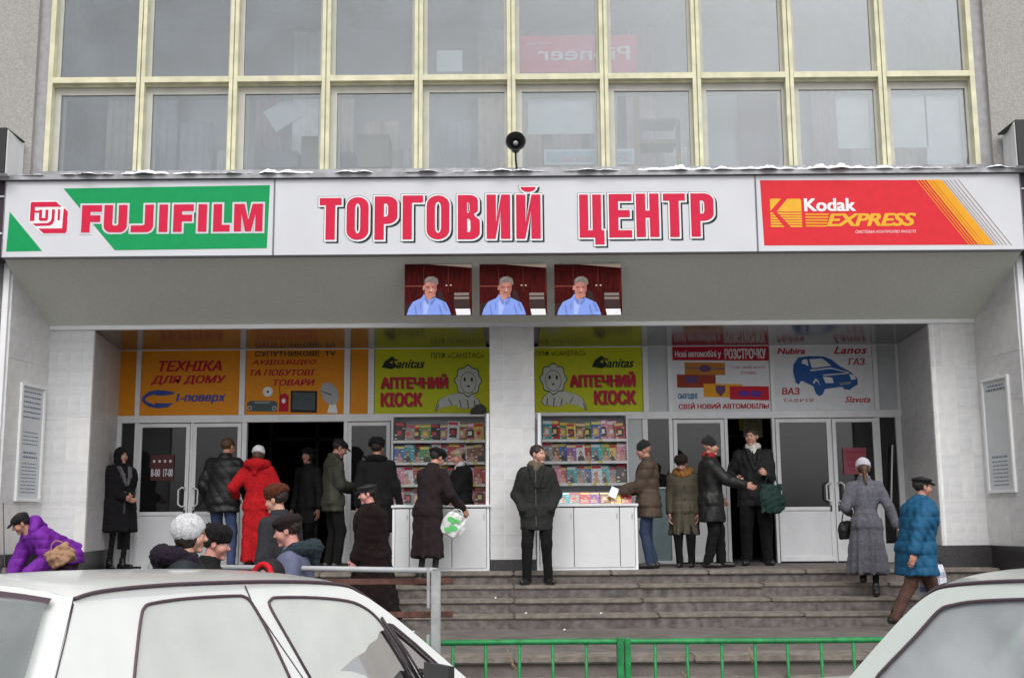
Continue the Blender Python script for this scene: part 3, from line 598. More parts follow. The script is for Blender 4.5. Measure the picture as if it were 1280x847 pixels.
p.poly('television', z5([(856, 346), (988, 346), (988, 452), (856, 452)]), BLK, .003); p.poly('television_screen', z5([(866, 354), (978, 354), (978, 440), (866, 440)]), G1, .005)
p.poly('radio', z5([(640, 408), (660, 398), (780, 398), (790, 410), (790, 450), (640, 450)]), G1, .003); p.poly('radio_panel', z5([(676, 402), (752, 402), (752, 412), (676, 412)]), G2, .005)
for cx_ in (652, 776): p.curve('loudspeaker', [z5(arc(cx_, 434, 12, 12, 0, 350, 14))], GRY, .005); p.curve('loudspeaker', [z5(arc(cx_, 434, 5, 5, 0, 340, 10))], BLK, .007)
p.curve('disc', [z5(arc(741, 353, 25, 25, 0, 350, 18))], PAL, .003); p.curve('disc', [z5(arc(741, 353, 6, 6, 0, 340, 10))], BLK, .005)
p.poly('telephone', z5([(800, 372), (826, 358), (846, 372), (846, 450), (798, 450)]), MAR, .003); p.poly('aerial', z5([(796, 322), (799, 322), (806, 372), (802, 372)]), BLK, .003); p.curve('telephone_dial', [z5(arc(821, 397, 10, 12, 0, 340, 12))], PAL, .005)
p.poly('dish_stand', z5([(1052, 404), (1080, 404), (1092, 452), (1038, 452)]), PAL, .003)
p.curve('satellite_dish', [[(a + (b - 358) * .12 * 0, b) for a, b in z5([(1050 + 46 * math.cos(R(t)) * .95 + 12 * math.sin(R(t)), 358 + 55 * math.sin(R(t))) for t in range(0, 360, 18)])]], ink('print_light_grey', (.42, .42, .43)), .005)
p.poly('dish_arm', z5([(1003, 346), (1006, 344), (1062, 362), (1060, 367)]), BLK, .007)
over('printed_panel', 'plain orange strip panel between the television panel and the lime panel', 438.3, 460.2, ORG)
INKL = ink('print_ink', (.02, .03, .015)); LN = ink('print_lion_grey', (.58, .60, .56))
def lime(lbl, px0, px1, mirror):
    p = over('printed_panel', lbl, px0, px1, LIM)
    sx = 3.556; q = lambda pts: [(460 + a / sx, 400 + b / sx) for a, b in pts]
    if mirror: q = lambda pts: [(668 + (610 - (460 + a / sx)) * 1.0 - 1, 400 + b / sx) for a, b in pts][::-1]
    # a simple lying lion with a curly mane
    body = [(300, 402), (305, 380), (318, 352), (345, 335), (395, 322), (440, 318), (470, 330), (490, 350), (498, 370), (485, 384), (455, 386), (430, 388), (405, 386), (392, 372), (370, 378), (335, 384), (320, 392)]
    mane = [(445 + (54 + 5 * math.cos(R(t * 8))) * math.cos(R(t)) , 268 + (62 + 5 * math.cos(R(t * 8))) * math.sin(R(t))) for t in range(0, 360, 10)]
    face = [(446 + 34 * math.cos(R(t)), 276 + 44 * math.sin(R(t))) for t in range(0, 360, 15)]
    grow = lambda pts, c, k: [(c[0] + (a - c[0]) * k, c[1] + (b - c[1]) * k) for a, b in pts]
    p.curve('lion_outline', [q(grow(body, (400, 355), 1.035))], INKL, .002); p.curve('lion_body', [q(body)], LN, .004)
    p.curve('lion_outline', [q(grow(mane, (445, 268), 1.07))], INKL, .006); p.curve('lion_mane', [q(mane)], LN, .008)
    p.curve('lion_outline', [q(grow(face, (446, 276), 1.06))], INKL, .010); p.curve('lion_face', [q(face)], LN, .012)
    for ex in (430, 462): p.curve('lion_eye', [q([(ex + 5 * math.cos(R(t)), 262 + 10 * math.sin(R(t))) for t in range(0, 360, 36)])], INKL, .014)
    p.curve('lion_nose', [q([(438, 288), (455, 288), (447, 298)])], INKL, .014)
    for (a, b, c, d) in ((405, 352, 412, 384), (440, 350, 444, 386), (470, 352, 474, 384), (355, 345, 372, 374), (312, 372, 302, 404)):
        p.curve('lion_line', [q([(a, b), (a + 4, b), (c + 4, d), (c, d)])], INKL, .006)
    if not mirror:
        p.text('ППФ «САНІТАС»', 539, 440, 605, 448.5, INKL, off=.01); p.text('Sanitas', 488, 449, 531, 461, INKL, shear=.35, off=.03); 
        p.curve('flourish', [[(477, 460), (481, 452), (490, 446), (494, 449), (487, 454), (497, 457), (490, 462)]], INKL, .004)
        tx = ((476, 467, 560, 486), (476, 490, 528, 508))
    else:
        p.text('ППФ «САНІТАС»', 670, 440, 733, 447.5, INKL, off=.01); p.text('Sanitas', 752, 449, 793, 461, INKL, shear=.35, off=.03)
        p.curve('flourish', [[(740, 460), (744, 452), (752, 446), (757, 449), (750, 454), (760, 457), (753, 462)]], INKL, .004)
        tx = ((712, 465, 794, 485), (742, 488, 794, 506))
    LS = ink('print_grey_shadow', (.14, .17, .03))
    for t, (a, b, c, d) in zip(('АПТЕЧНИЙ', 'КІОСК'), tx): p.text(t, a + 1, b + 1.3, c + 1, d + 1.3, LS, .003, off=.05); p.text(t, a, b, c, d, ink('print_rose', (.55, .01, .05)), .005, off=.045)
lime('lime pharmacy kiosk panel left of the pillar, lion on its right side', 468.3, 611.5, False)
lime('lime pharmacy kiosk panel right of the pillar, lion on its left side', 668.5, 803.2, True)
PWH = ink('print_panel_white', (.74, .76, .80))
p = over('printed_panel', 'white panel advertising new cars on instalments with red heading and coloured blocks', 840.3, 962.2, PWH, 433, 514)
s8 = lambda pts: [(800 + a / 3.765, 400 + b / 3.765) for a, b in pts]
p.poly('heading_band', s8([(156, 124), (610, 122), (610, 192), (156, 195)]), MAR, .002)
p.text('Нові автомобілі у', *s8([(168, 145)])[0], *s8([(385, 188)])[0], PAL, off=.02); p.text('РОЗСТРОЧКУ', *s8([(402, 134)])[0], *s8([(597, 186)])[0], PAL, off=.03)
p.poly('colour_block', s8([(212, 204), (402, 204), (402, 262), (212, 262)]), ink('print_ochre', (.50, .20, .03)), .002); p.poly('block_line', s8([(214, 230), (400, 230), (400, 234), (214, 234)]), BLU, .003); p.curve('badge', [s8([(308 + 28 * math.cos(R(t)), 232 + 17 * math.sin(R(t))) for t in range(0, 360, 24)])], ink('print_plum', (.14, .06, .16)), .005)
p.poly('colour_block', s8([(174, 262), (356, 262), (356, 322), (174, 324)]), ink('print_brick', (.30, .04, .02)), .003); p.text('III', *s8([(218, 270)])[0], *s8([(266, 302)])[0], BLU, .005, off=.05)
p.poly('colour_block', s8([(298, 304), (480, 304), (480, 368), (298, 366)]), YEL, .005); p.curve('badge', [s8([(354, 312), (400, 312), (400, 338), (377, 364), (354, 338)])], ink('print_plum', (.14, .06, .16)), .007)
p.poly('colour_block', s8([(420, 314), (604, 312), (604, 378), (420, 376)]), ink('print_scarlet', (.55, .01, .03)), .007)
for t in (485, 542): p.curve('badge', [s8([(t + 27 * math.cos(R(a)), 348 + 15 * math.sin(R(a))) for a in range(0, 360, 24)])], ink('print_violet', (.12, .03, .30)), .009)
p.text('“ТОРГОВИЙ ЦЕНТР”', *s8([(428, 214)])[0], *s8([(596, 234)])[0], MAR, off=.02); p.text('ІІ ПОВЕРХ', *s8([(474, 244)])[0], *s8([(552, 258)])[0], MAR, off=.02)
p.text('СЬОГОДНІ', *s8([(176, 350)])[0], *s8([(268, 382)])[0], ink('print_sky', (.05, .20, .42)), off=.03); p.text('СВІЙ НОВИЙ АВТОМОБІЛЬ!', *s8([(178, 386)])[0], *s8([(602, 426)])[0], MAR, off=.035)
p = over('printed_panel', 'white panel with a blue car drawing and car names, rightmost of the large panels', 967.8, 1091.2, PWH, 432.5, 513.5)
CB = ink('print_car_blue', (.02, .10, .33)); 
p.text('Nubira', *s8([(652, 136)])[0], *s8([(782, 168)])[0], MAR, shear=.2, off=.04); p.text('Lanos', *s8([(918, 126)])[0], *s8([(1076, 164)])[0], MAR, shear=.4, off=.035, spacing=1.1)
p.text('ГАЗ', *s8([(984, 182)])[0], *s8([(1062, 216)])[0], MAR, shear=.15, off=.03); p.text('ВАЗ', *s8([(665, 325)])[0], *s8([(748, 360)])[0], MAR, shear=.1, off=.03)
p.text('ТАВРІЯ', *s8([(668, 376)])[0], *s8([(812, 394)])[0], MAR, shear=.1, off=.02, spacing=1.15); p.text('Slavuta', *s8([(958, 360)])[0], *s8([(1078, 392)])[0], MAR, shear=.35, off=.02)
p.curve('car_drawing', [s8([(722, 250), (724, 216), (750, 182), (800, 175), (868, 176), (905, 190), (945, 222), (990, 246), (1022, 276), (1024, 306), (1002, 318), (985, 332), (960, 330), (948, 318), (868, 330), (856, 356), (840, 364), (824, 352), (814, 318), (760, 292), (745, 310), (732, 302)])], CB, .003)
p.curve('car_drawing_window', [s8([(800, 190), (862, 186), (904, 220), (812, 232), (806, 212)]), s8([(770, 192), (790, 190), (796, 222), (762, 208)])], PWH, .005)
p.curve('car_drawing_window', [s8([(818, 196), (836, 192), (842, 222), (822, 226)]), s8([(860, 272), (905, 276), (910, 302), (872, 302)]), s8([(984, 258), (1008, 262), (1016, 282), (994, 286)])], PWH, .007)
p.curve('car_drawing_line', [s8([(800, 240), (900, 228), (985, 250), (990, 254), (902, 234), (806, 246)]), s8([(862, 262), (980, 252), (982, 256), (864, 268)]), s8([(812, 300), (826, 280), (838, 290), (846, 318), (838, 300), (828, 290), (818, 306)])], PWH, .005)
p.poly('number_plate', s8([(938, 300), (990, 292), (990, 304), (938, 312)]), G2, .005)
# ================================================================ three photo prints on the soffit
def soff(px, py):     # point on the sloping soffit
    y_a, z_a, y_b, z_b = ys0, zb0, YA, ZC + .04; nrm = Vector((0, (z_b - z_a), -(y_b - y_a))); d = ray(px, py)
    t = nrm.dot(Vector((0, y_a, z_a)) - CAM) / nrm.dot(d); return CAM + d * t
SKN = ink('print_skin', (.50, .21, .16), var=.3); HRG = ink('print_grey_hair', (.20, .17, .16)); SHB = ink('print_shirt_blue', (.22, .32, .78)); WOOD = mat('print_wood', (.055, .004, .004), .8, var=.6, vscale=6, stretch=(12, 12, 1), spec=.1); CRM = ink('print_cream', (.66, .52, .42)); SHD = ink('print_face_shade', (.32, .08, .09))
for k, (x0, lbl) in enumerate(((505.5, 'photo print of a man in a blue shirt, leftmost of three'), (599.5, 'photo print of a man in a blue shirt, middle of three'), (693.5, 'photo print of a man in a blue shirt, rightmost of three'))):
    root = empty('photo_print', lbl + ' on the soffit', 'poster', group='photo prints on the soffit')
    W_, H_ = 84.5, 63.5
    YP = 13.22; c00, c10, c01 = at(x0, 394, YP), at(x0 + W_, 394, YP), at(x0, 330.5, YP); U = (c10 - c00); U.z = 0; U.y = 0; V = c01 - c00; V.x = 0
    nn = U.cross(V).normalized(); nn = -nn if nn.dot(CAM - c00) < 0 else nn
    def on(pts, lift, nm, m, par=root, c00=c00, U=U, V=V, nn=nn):
        """pts in the 1129x847 crop of the first print"""
        q = [c00 + U * ((a - 62) / 956) + V * ((785 - b) / 718) + nn * lift for a, b in pts]
        return MB().add(q, [tuple(range(len(q)))]).build(nm, m, par)
    MB().box(c00 + Vector((0, 0, 0)), c00 + U + V + Vector((0, .02, 0))).build('backing', WOOD, root)
    for t_ in (.12, .88): q_ = c00 + U * t_ + V + Vector((0, .01, 0)); MB().tube([q_, q_ + Vector((0, 0, .12))], .004, 6).build('hanger', M['chrome'], root)
    on([(390, 67), (1018, 67), (1018, 122)][::-1], .006, 'wall_strip', CRM)
    for a in (330, 680, 1000): on([(a, 785 if a < 500 else 460), (a + 4, 785 if a < 500 else 460), (a + 4, 105), (a, 105)], .006, 'cupboard_edge', ink('print_wood_light', (.22, .04, .02)))
    on([(70, 385), (330, 385), (330, 370), (70, 370)], .006, 'cupboard_edge', ink('print_wood_light', (.22, .04, .02)))
    for a in (658, 718): on([(a + 14 * math.cos(R(t)), 368 - 10 * math.sin(R(t))) for t in range(0, 360, 45)], .006, 'knob', CRM)
    on([(765, 690), (985, 690), (985, 470), (765, 470)], .006, 'shelf_recess', ink('print_dark_brown', (.03, .012, .01)))
    for a, b in ((475, 512), (532, 566)): on([(768, b), (975, b), (975, a), (768, a)], .008, 'shelf_item', ink('print_taupe', (.22, .17, .15)))
    on([(800, 787), (1000, 785), (990, 700), (782, 700)], .008, 'paper', PAL)
    on([(95, 783), (720, 783), (690, 690), (650, 610), (500, 540), (420, 560), (340, 490), (300, 545), (180, 600), (120, 700)], .008, 'shirt', SHB)
    on([(330, 790 - 10), (380, 780), (430, 600), (365, 560), (330, 600)], .010, 'shirt_shade', ink('print_shirt_light', (.36, .46, .90)))
    on([(350, 480), (370, 590), (420, 560), (500, 520), (500, 420), (350, 400)], .010, 'neck', SKN)
    on([(432 + 88 * math.cos(R(t)) - 10 * math.sin(R(t)), 395 - 122 * math.sin(R(t))) for t in range(0, 360, 20)], .012, 'face', SKN)
    on([(345, 330), (350, 280), (400, 245), (470, 240), (530, 275), (545, 340), (515, 380), (510, 335), (430, 320), (375, 325), (360, 390)], .014, 'hair', HRG)
    on([(318, 435), (350, 430), (345, 370), (325, 375)], .014, 'ear', SKN)
    for ex in (395, 475): on([(ex - 28, 410), (ex + 26, 410), (ex + 26, 380), (ex - 28, 380)], .014, 'eye_shade', SHD)
    on([(395, 478), (460, 478), (460, 458), (395, 458)], .014, 'moustache', SHD)
    on([(430, 452), (452, 452), (448, 400)], .016, 'nose', CRM)
    on([(500, 330), (520, 400), (505, 470), (470, 512), (486, 440), (488, 360)], .015, 'face_shade', ink('print_skin_shade', (.34, .12, .10)))
    on([(348, 492), (362, 590), (398, 640), (420, 600), (372, 560), (352, 500)], .0155, 'collar', ink('print_shirt_dark', (.16, .22, .55)))
    on([(500, 520), (498, 560), (440, 640), (424, 604), (470, 560)], .0155, 'collar', ink('print_shirt_dark', (.16, .22, .55)))
    for q_ in ([(220, 640), (240, 780), (228, 780), (206, 650)], [(560, 640), (600, 780), (586, 780), (548, 650)], [(620, 600), (670, 720), (658, 722), (606, 610)], [(300, 610), (292, 700), (284, 700), (288, 610)]): on(q_, .0155, 'shirt_fold', ink('print_shirt_dark', (.16, .22, .55)))
    on([(365, 300), (400, 262), (450, 256), (448, 268), (405, 276), (374, 312)], .0165, 'hair_light', ink('print_hair_light', (.34, .31, .30)))
    on([(62, 785), (95, 785), (120, 700), (180, 610), (62, 620)], .0065, 'cupboard_shade', ink('print_wood_dark', (.02, .003, .003)))
    on([(520, 560), (640, 600), (600, 470), (540, 420)], .0065, 'cupboard_shade', ink('print_wood_dark', (.02, .003, .003)))
# ================================================================ figures: signed distance shapes turned into smooth meshes
F4 = np.float32
def surface_nets(f, lo, h):
    """f: values on a grid, lo: corner, h: cell size -> verts, quads"""
    nx, ny, nz = f.shape; s = f < 0
    c = np.zeros((nx-1, ny-1, nz-1), np.int32)
    for i in (0, 1):
        for j in (0, 1):
            for k in (0, 1): c += s[i:nx-1+i, j:ny-1+j, k:nz-1+k]
    act = (c > 0) & (c < 8); idx = -np.ones(act.shape, np.int64); ii = np.argwhere(act); idx[act] = np.arange(len(ii))
    acc = np.zeros((len(ii), 3)); cnt = np.zeros(len(ii))
    cor = [(i, j, k) for i in (0, 1) for j in (0, 1) for k in (0, 1)]
    for a in cor:
        for ax in range(3):
            if a[ax]: continue
            b = list(a); b[ax] = 1
            fa = f[ii[:, 0]+a[0], ii[:, 1]+a[1], ii[:, 2]+a[2]]; fb = f[ii[:, 0]+b[0], ii[:, 1]+b[1], ii[:, 2]+b[2]]
            m = (fa < 0) != (fb < 0); t = fa[m] / (fa[m] - fb[m]); p = np.tile(np.array(a, float), (m.sum(), 1)); p[:, ax] += t
            acc[m] += p; cnt[m] += 1
    V = (ii + acc / cnt[:, None]) * h + lo
    Q = []
    for ax in range(3):
        sl0 = [slice(1, -1)] * 3; sl0[ax] = slice(0, -1); sl1 = [slice(1, -1)] * 3; sl1[ax] = slice(1, None)
        s0, s1 = s[tuple(sl0)], s[tuple(sl1)]; e = np.argwhere(s0 != s1)
        if not len(e): continue
        e0 = e.copy(); 
        for q in range(3):
            if q != ax: e0[:, q] += 1
        flip = s0[e[:, 0], e[:, 1], e[:, 2]]
        u, v = [(1, 2), (2, 0), (0, 1)][ax]
        def I(du, dv):
            g = e0.copy(); g[:, u] += du; g[:, v] += dv; return idx[g[:, 0], g[:, 1], g[:, 2]]
        q4 = np.stack([I(-1, -1), I(0, -1), I(0, 0), I(-1, 0)], 1); q4[~flip] = q4[~flip][:, ::-1]; Q.append(q4)
    return V, np.concatenate(Q) if Q else np.zeros((0, 4), np.int64)
def smin(a, b, k=.03):
    if a is None: return b
    h = np.clip(.5 + .5 * (b - a) / k, 0, 1); return b + (a - b) * h - k * h * (1 - h)
def smax(a, b, k=.01): return -smin(-a, -b, k)
class Sh:
    """a list of primitives evaluated together; op: '+' smooth union, '-' smooth cut, '&' keep inside"""
    def __init__(s): s.ops = []; s.nz = None
    def cap(s, a, b, ra, rb=None, k=.03, op='+', sc=(1, 1, 1)): s.ops.append(('cap', np.array(a, float), np.array(b, float), ra, ra if rb is None else rb, k, op, np.array(sc, float))); return s
    def ell(s, c, r, rot=None, k=.03, op='+'): s.ops.append(('ell', np.array(c, float), np.array(r, float), np.eye(3) if rot is None else np.array(rot), 0, k, op, None)); return s
    def stack(s, o, rot, secs, k=.03, op='+'): s.ops.append(('stk', np.array(o, float), np.array(rot, float), np.array(secs, float), 0, k, op, None)); return s
    def plane(s, p, n, k=.008): s.ops.append(('pln', np.array(p, float), np.array(n, float), 0, 0, k, '&', None)); return s   # cuts away the side n points to
    def noise(s, amp, scale, seed=0, kind='fold'): s.nz = (amp, scale, seed, kind); return s
    def ev(s, P):
        d = None
        for (t, a, b, c, e, k, op, sc) in s.ops:
            if t == 'cap':
                ba = b - a; L = max(ba @ ba, 1e-9); pa = P - a; tt = np.clip(pa @ ba / L, 0, 1)
                q = (pa - tt[:, None] * ba); 
                if sc is not None and (sc != 1).any(): q = q / sc
                v = np.sqrt((q * q).sum(1)) - (c + (e - c) * tt)
            elif t == 'ell':
                q = (P - a) @ c; k0 = np.sqrt(((q / b) ** 2).sum(1)) + 1e-9; k1 = np.sqrt(((q / (b * b)) ** 2).sum(1)) + 1e-9; v = k0 * (k0 - 1) / k1
            elif t == 'stk':
                q = (P - a) @ b; z = q[:, 2]; S_ = c; zz = S_[:, 0]
                cx = np.interp(z, zz, S_[:, 1]); cy = np.interp(z, zz, S_[:, 2]); rx = np.interp(z, zz, S_[:, 3]); ry = np.interp(z, zz, S_[:, 4])
                v = (np.sqrt(((q[:, 0] - cx) / rx) ** 2 + ((q[:, 1] - cy) / ry) ** 2) - 1) * np.minimum(rx, ry) * .9
                v = smax(v, np.maximum(z - zz[-1], zz[0] - z), .02)
            else: v = (P - a) @ b
            if op == '+': d = smin(d, v, k)
            elif op == '-': d = smax(d, -v, k)
            else: d = smax(d, v, k)
        if s.nz:
            amp, scl, seed, kind = s.nz; rg = np.random.default_rng(seed); n = 0
            if kind == 'fold':
                w = P.copy(); w = w + .03 * np.sin(P[:, [1, 2, 0]] * 9 + rg.uniform(0, 6, 3))
                for i in range(4):
                    dv = rg.normal(size=3); dv[2] *= (.35 if i % 2 else .9); dv /= np.linalg.norm(dv); n = n + (1 - 2 * np.abs(np.sin(w @ dv * scl * .62 * (1 + .5 * i) + rg.uniform(0, 6)))) / (1 + .3 * i)
                d = d + amp * n * .42
                if len(s.nz) > 4 or True:
                    ph = s.drape if hasattr(s, 'drape') else None
                    if ph is not None:
                        th = np.arctan2(P[:, 1] - ph[1], P[:, 0] - ph[0]); g = np.clip((ph[2] - P[:, 2]) / ph[3], 0, 1); d = d + .011 * g * (np.sin(th * 7 + seed) + .6 * np.sin(th * 13 + 2 * seed))
                    if hasattr(s, 'puff'): d = d + .009 * (1 - np.abs(np.sin(P[:, 2] * math.pi / s.puff + .25 * np.sin(P[:, 0] * 8))) ** .45)
            elif kind == 'quilt':
                w = P[:, 2] + .35 * 0 * P[:, 0]; n = np.abs(np.sin(w * scl)) ** .5; d = d - amp * n
            else:
                for i in range(6):
                    dv = rg.normal(size=3); dv /= np.linalg.norm(dv); n = n + np.sin(P @ dv * scl * (1 + .3 * i) + rg.uniform(0, 6))
                d = d + amp * n * .3
        return d
    def bounds(s):
        lo = np.full(3, 9.); hi = np.full(3, -9.)
        for (t, a, b, c, e, k, op, sc) in s.ops:
            if op != '+': continue
            if t == 'cap':
                m = max(c, e) * (max(sc) if sc is not None else 1); l, h = np.minimum(a, b) - m, np.maximum(a, b) + m
            elif t == 'ell': m = b.max(); l, h = a - m, a + m
            elif t == 'stk':
                mr = c[:, 3:5].max() + np.abs(c[:, 1:3]).max(); p0 = a + b[:, 2] * c[0, 0]; p1 = a + b[:, 2] * c[-1, 0]; l, h = np.minimum(p0, p1) - mr, np.maximum(p0, p1) + mr
            lo = np.minimum(lo, l); hi = np.maximum(hi, h)
        return lo - .02, hi + .02
    def mesh(s, h=.012):
        lo, hi = s.bounds(); n = np.ceil((hi - lo) / h).astype(int) + 2
        g = np.stack(np.meshgrid(*[lo[i] + h * np.arange(n[i]) for i in range(3)], indexing='ij'), -1).reshape(-1, 3)
        # coarse pass: only evaluate the fine grid near the surface
        f = s.ev(g).reshape(n); return surface_nets(f, lo, h)
def mesh_from(name, VQ, mats, midx=None):
    V, Q = VQ; me = bpy.data.meshes.new(name); me.vertices.add(len(V)); me.vertices.foreach_set('co', np.ascontiguousarray(V, F4).ravel())
    me.loops.add(len(Q) * 4); me.loops.foreach_set('vertex_index', np.ascontiguousarray(Q, np.int32).ravel())
    me.polygons.add(len(Q)); me.polygons.foreach_set('loop_start', np.arange(0, len(Q) * 4, 4, dtype=np.int32)); me.polygons.foreach_set('loop_total', np.full(len(Q), 4, np.int32))
    for m in (mats if isinstance(mats, (list, tuple)) else [mats]): me.materials.append(m)
    me.polygons.foreach_set('use_smooth', np.ones(len(Q), bool))
    if midx is not None: me.polygons.foreach_set('material_index', midx.astype(np.int32))
    me.update(calc_edges=True); return me
def join(parts):
    V = []; Q = []; n = 0
    for v, q in parts: V.append(v); Q.append(q + n); n += len(v)
    return np.concatenate(V), np.concatenate(Q)
# ---- head templates
def head_shape(fem=False, thin=1.0):
    s = Sh(); s.ell((0, -.018, .032), (.074, .093, .086)); s.ell((0, .024, -.040), (.054 * thin, .060, .068), k=.035)
    s.cap((-.032, .062, -.02), (-.036, .050, -.03), .026, k=.03); s.cap((.032, .062, -.02), (.036, .050, -.03), .026, k=.03)
    s.cap((-.026, .076, .026), (.026, .076, .026), .013 if not fem else .010, k=.02)
    s.cap((0, .084, .014), (0, .104, -.016), .0075, .0125, k=.012); s.cap((-.011, .092, -.021), (.011, .092, -.021), .0075, k=.01)
    s.ell((0, .070, -.092), (.024, .022, .018), k=.02)
    for x in (-1, 1): s.cap((x * .028, .100, .008), (x * .037, .094, .006), .0125, k=.012, op='-')
    s.cap((-.017, .083, -.052), (.017, .083, -.052), .0075, k=.006); s.cap((-.015, .083, -.062), (.015, .083, -.062), .008, k=.006)
    s.cap((-.022, .096, -.0565), (.022, .096, -.0565), .004, k=.004, op='-')
    for x in (-1, 1): s.ell((x * .030, .074, .007), (.0125, .0125, .011), k=.002)
    for x in (-1, 1): s.ell((x * .077, -.008, .000), (.010, .019, .031), k=.008); s.ell((x * .088, -.002, .004), (.006, .010, .018), k=.005, op='-')
    return s
def face_idx(V, Q):
    c = V[Q].mean(1); m = np.zeros(len(Q), int)
    ax = np.abs(c[:, 0])
    eye = (np.sqrt((ax - .030) ** 2 + (c[:, 2] - .007) ** 2) < .0105) & (c[:, 1] > .076); m[eye] = 1
    iris = (np.sqrt((ax - .030) ** 2 + (c[:, 2] - .007) ** 2) < .0056) & (c[:, 1] > .076); m[iris] = 2
    brow = (np.abs(c[:, 2] - (.0275 - .08 * np.abs(ax - .03))) < .0042) & (ax > .012) & (ax < .046) & (c[:, 1] > .055); m[brow] = 2
    lip = (ax < .023) & (np.abs(c[:, 2] + .0565) < .0105 - ax * .2) & (c[:, 1] > .074); m[lip] = 3
    return m
HM, HF = head_shape().mesh(.0042), head_shape(True, .93).mesh(.0042)
# ---- hand templates: wrist at the origin, fingers towards -z, palm faces +x for the right hand, thumb towards +y
def hand_shape(curl=.5):
    s = Sh(); s.cap((0, 0, .01), (0, 0, -.02), .023, .026, k=.02, sc=(.72, 1, 1)); s.ell((0, .002, -.055), (.0145, .040, .045), k=.02)
    L = [(.030, .040, .024, .020, .0085), (.010, .044, .028, .021, .009), (-.011, .041, .026, .020, .0085), (-.031, .032, .020, .017, .0075)]
    for i, (y, l1, l2, l3, r) in enumerate(L):
        p = np.array([0, y * .9, -.092 + abs(y) * .12]); a = 0
        cc = curl * (1 + .12 * i)
        for l, da in ((l1, cc * .7), (l2, cc * 1.0), (l3, cc * .7)):
            a += da; q = p + l * np.array([math.sin(a), y * .06, -math.cos(a)]); s.cap(p, q, r, r * .9, k=.004); p = q
    s.cap((.004, .026, -.03), (.018, .052, -.062), .0135, .0105, k=.012); s.cap((.018, .052, -.062), (.032, .050, -.090), .0105, .0085, k=.004)
    return s
HANDS = {c: hand_shape(c).mesh(.0044) for c in (.35, 1.15)}
def rotm(ax, a):
    return np.array(Matrix.Rotation(a, 3, ax))
def frame(z, x=None):
    z = np.array(z, float); z /= np.linalg.norm(z); x = np.array([1., 0, 0] if x is None else x, float); x = x - z * (x @ z)
    if np.linalg.norm(x) < 1e-3: x = np.array([0, 1., 0]) - z * z[1]
    x /= np.linalg.norm(x); y = np.cross(z, x); return np.stack([x, y, z], 1)
def ik(a, b, l1, l2, pole):
    a, b = np.array(a, float), np.array(b, float); d = b - a; L = np.linalg.norm(d); mx = (l1 + l2) * .995
    if L > mx: b = a + d * mx / L; d = b - a; L = mx
    L = max(L, abs(l1 - l2) * 1.05 + .02)
    x = (l1 * l1 - l2 * l2 + L * L) / (2 * L); h = math.sqrt(max(0, l1 * l1 - x * x)); u = d / np.linalg.norm(d)
    p = np.array(pole, float); p = p - u * (p @ u); p /= np.linalg.norm(p) + 1e-9
    return a + u * x + p * h, b
CLOTH = {}
def cloth(name, col, kind='wool'):
    k = {'wool': dict(rough=.92, var=.25, vscale=30, bump=.35, bscale=220, sheen=.01, spec=.25), 'leather': dict(rough=.46, var=.25, vscale=9, bump=.5, bscale=28, spec=.3),
         'nylon': dict(rough=.72, spec=.3, var=.10, vscale=14, bump=.25, bscale=40, sheen=.0), 'fur': dict(rough=.98, var=.5, vscale=70, bump=1.0, bscale=150, sheen=.02, spec=.2),
         'knit': dict(rough=.95, var=.25, vscale=60, bump=.9, bscale=110, sheen=.1), 'denim': dict(rough=.85, var=.22, vscale=25, bump=.3, bscale=200)}[kind]
    return mat(name, col, **k)
SKINS = {}
def skin(i):
    cs = [(.50, .25, .18), (.56, .30, .22), (.44, .21, .15), (.58, .27, .22)]; return mat('skin_%d' % i if 0 else ['skin', 'fair_skin', 'ruddy_skin', 'rosy_skin'][i], cs[i], .55, var=.08, vscale=30, bump=.08, bscale=90)
EYEW = mat('eye_white', (.55, .52, .50), .3); EYED = mat('eye_dark', (.03, .02, .015), .3); LIPM = mat('lips', (.40, .12, .11), .5); LIPR = mat('painted_lips', (.45, .05, .07), .4)
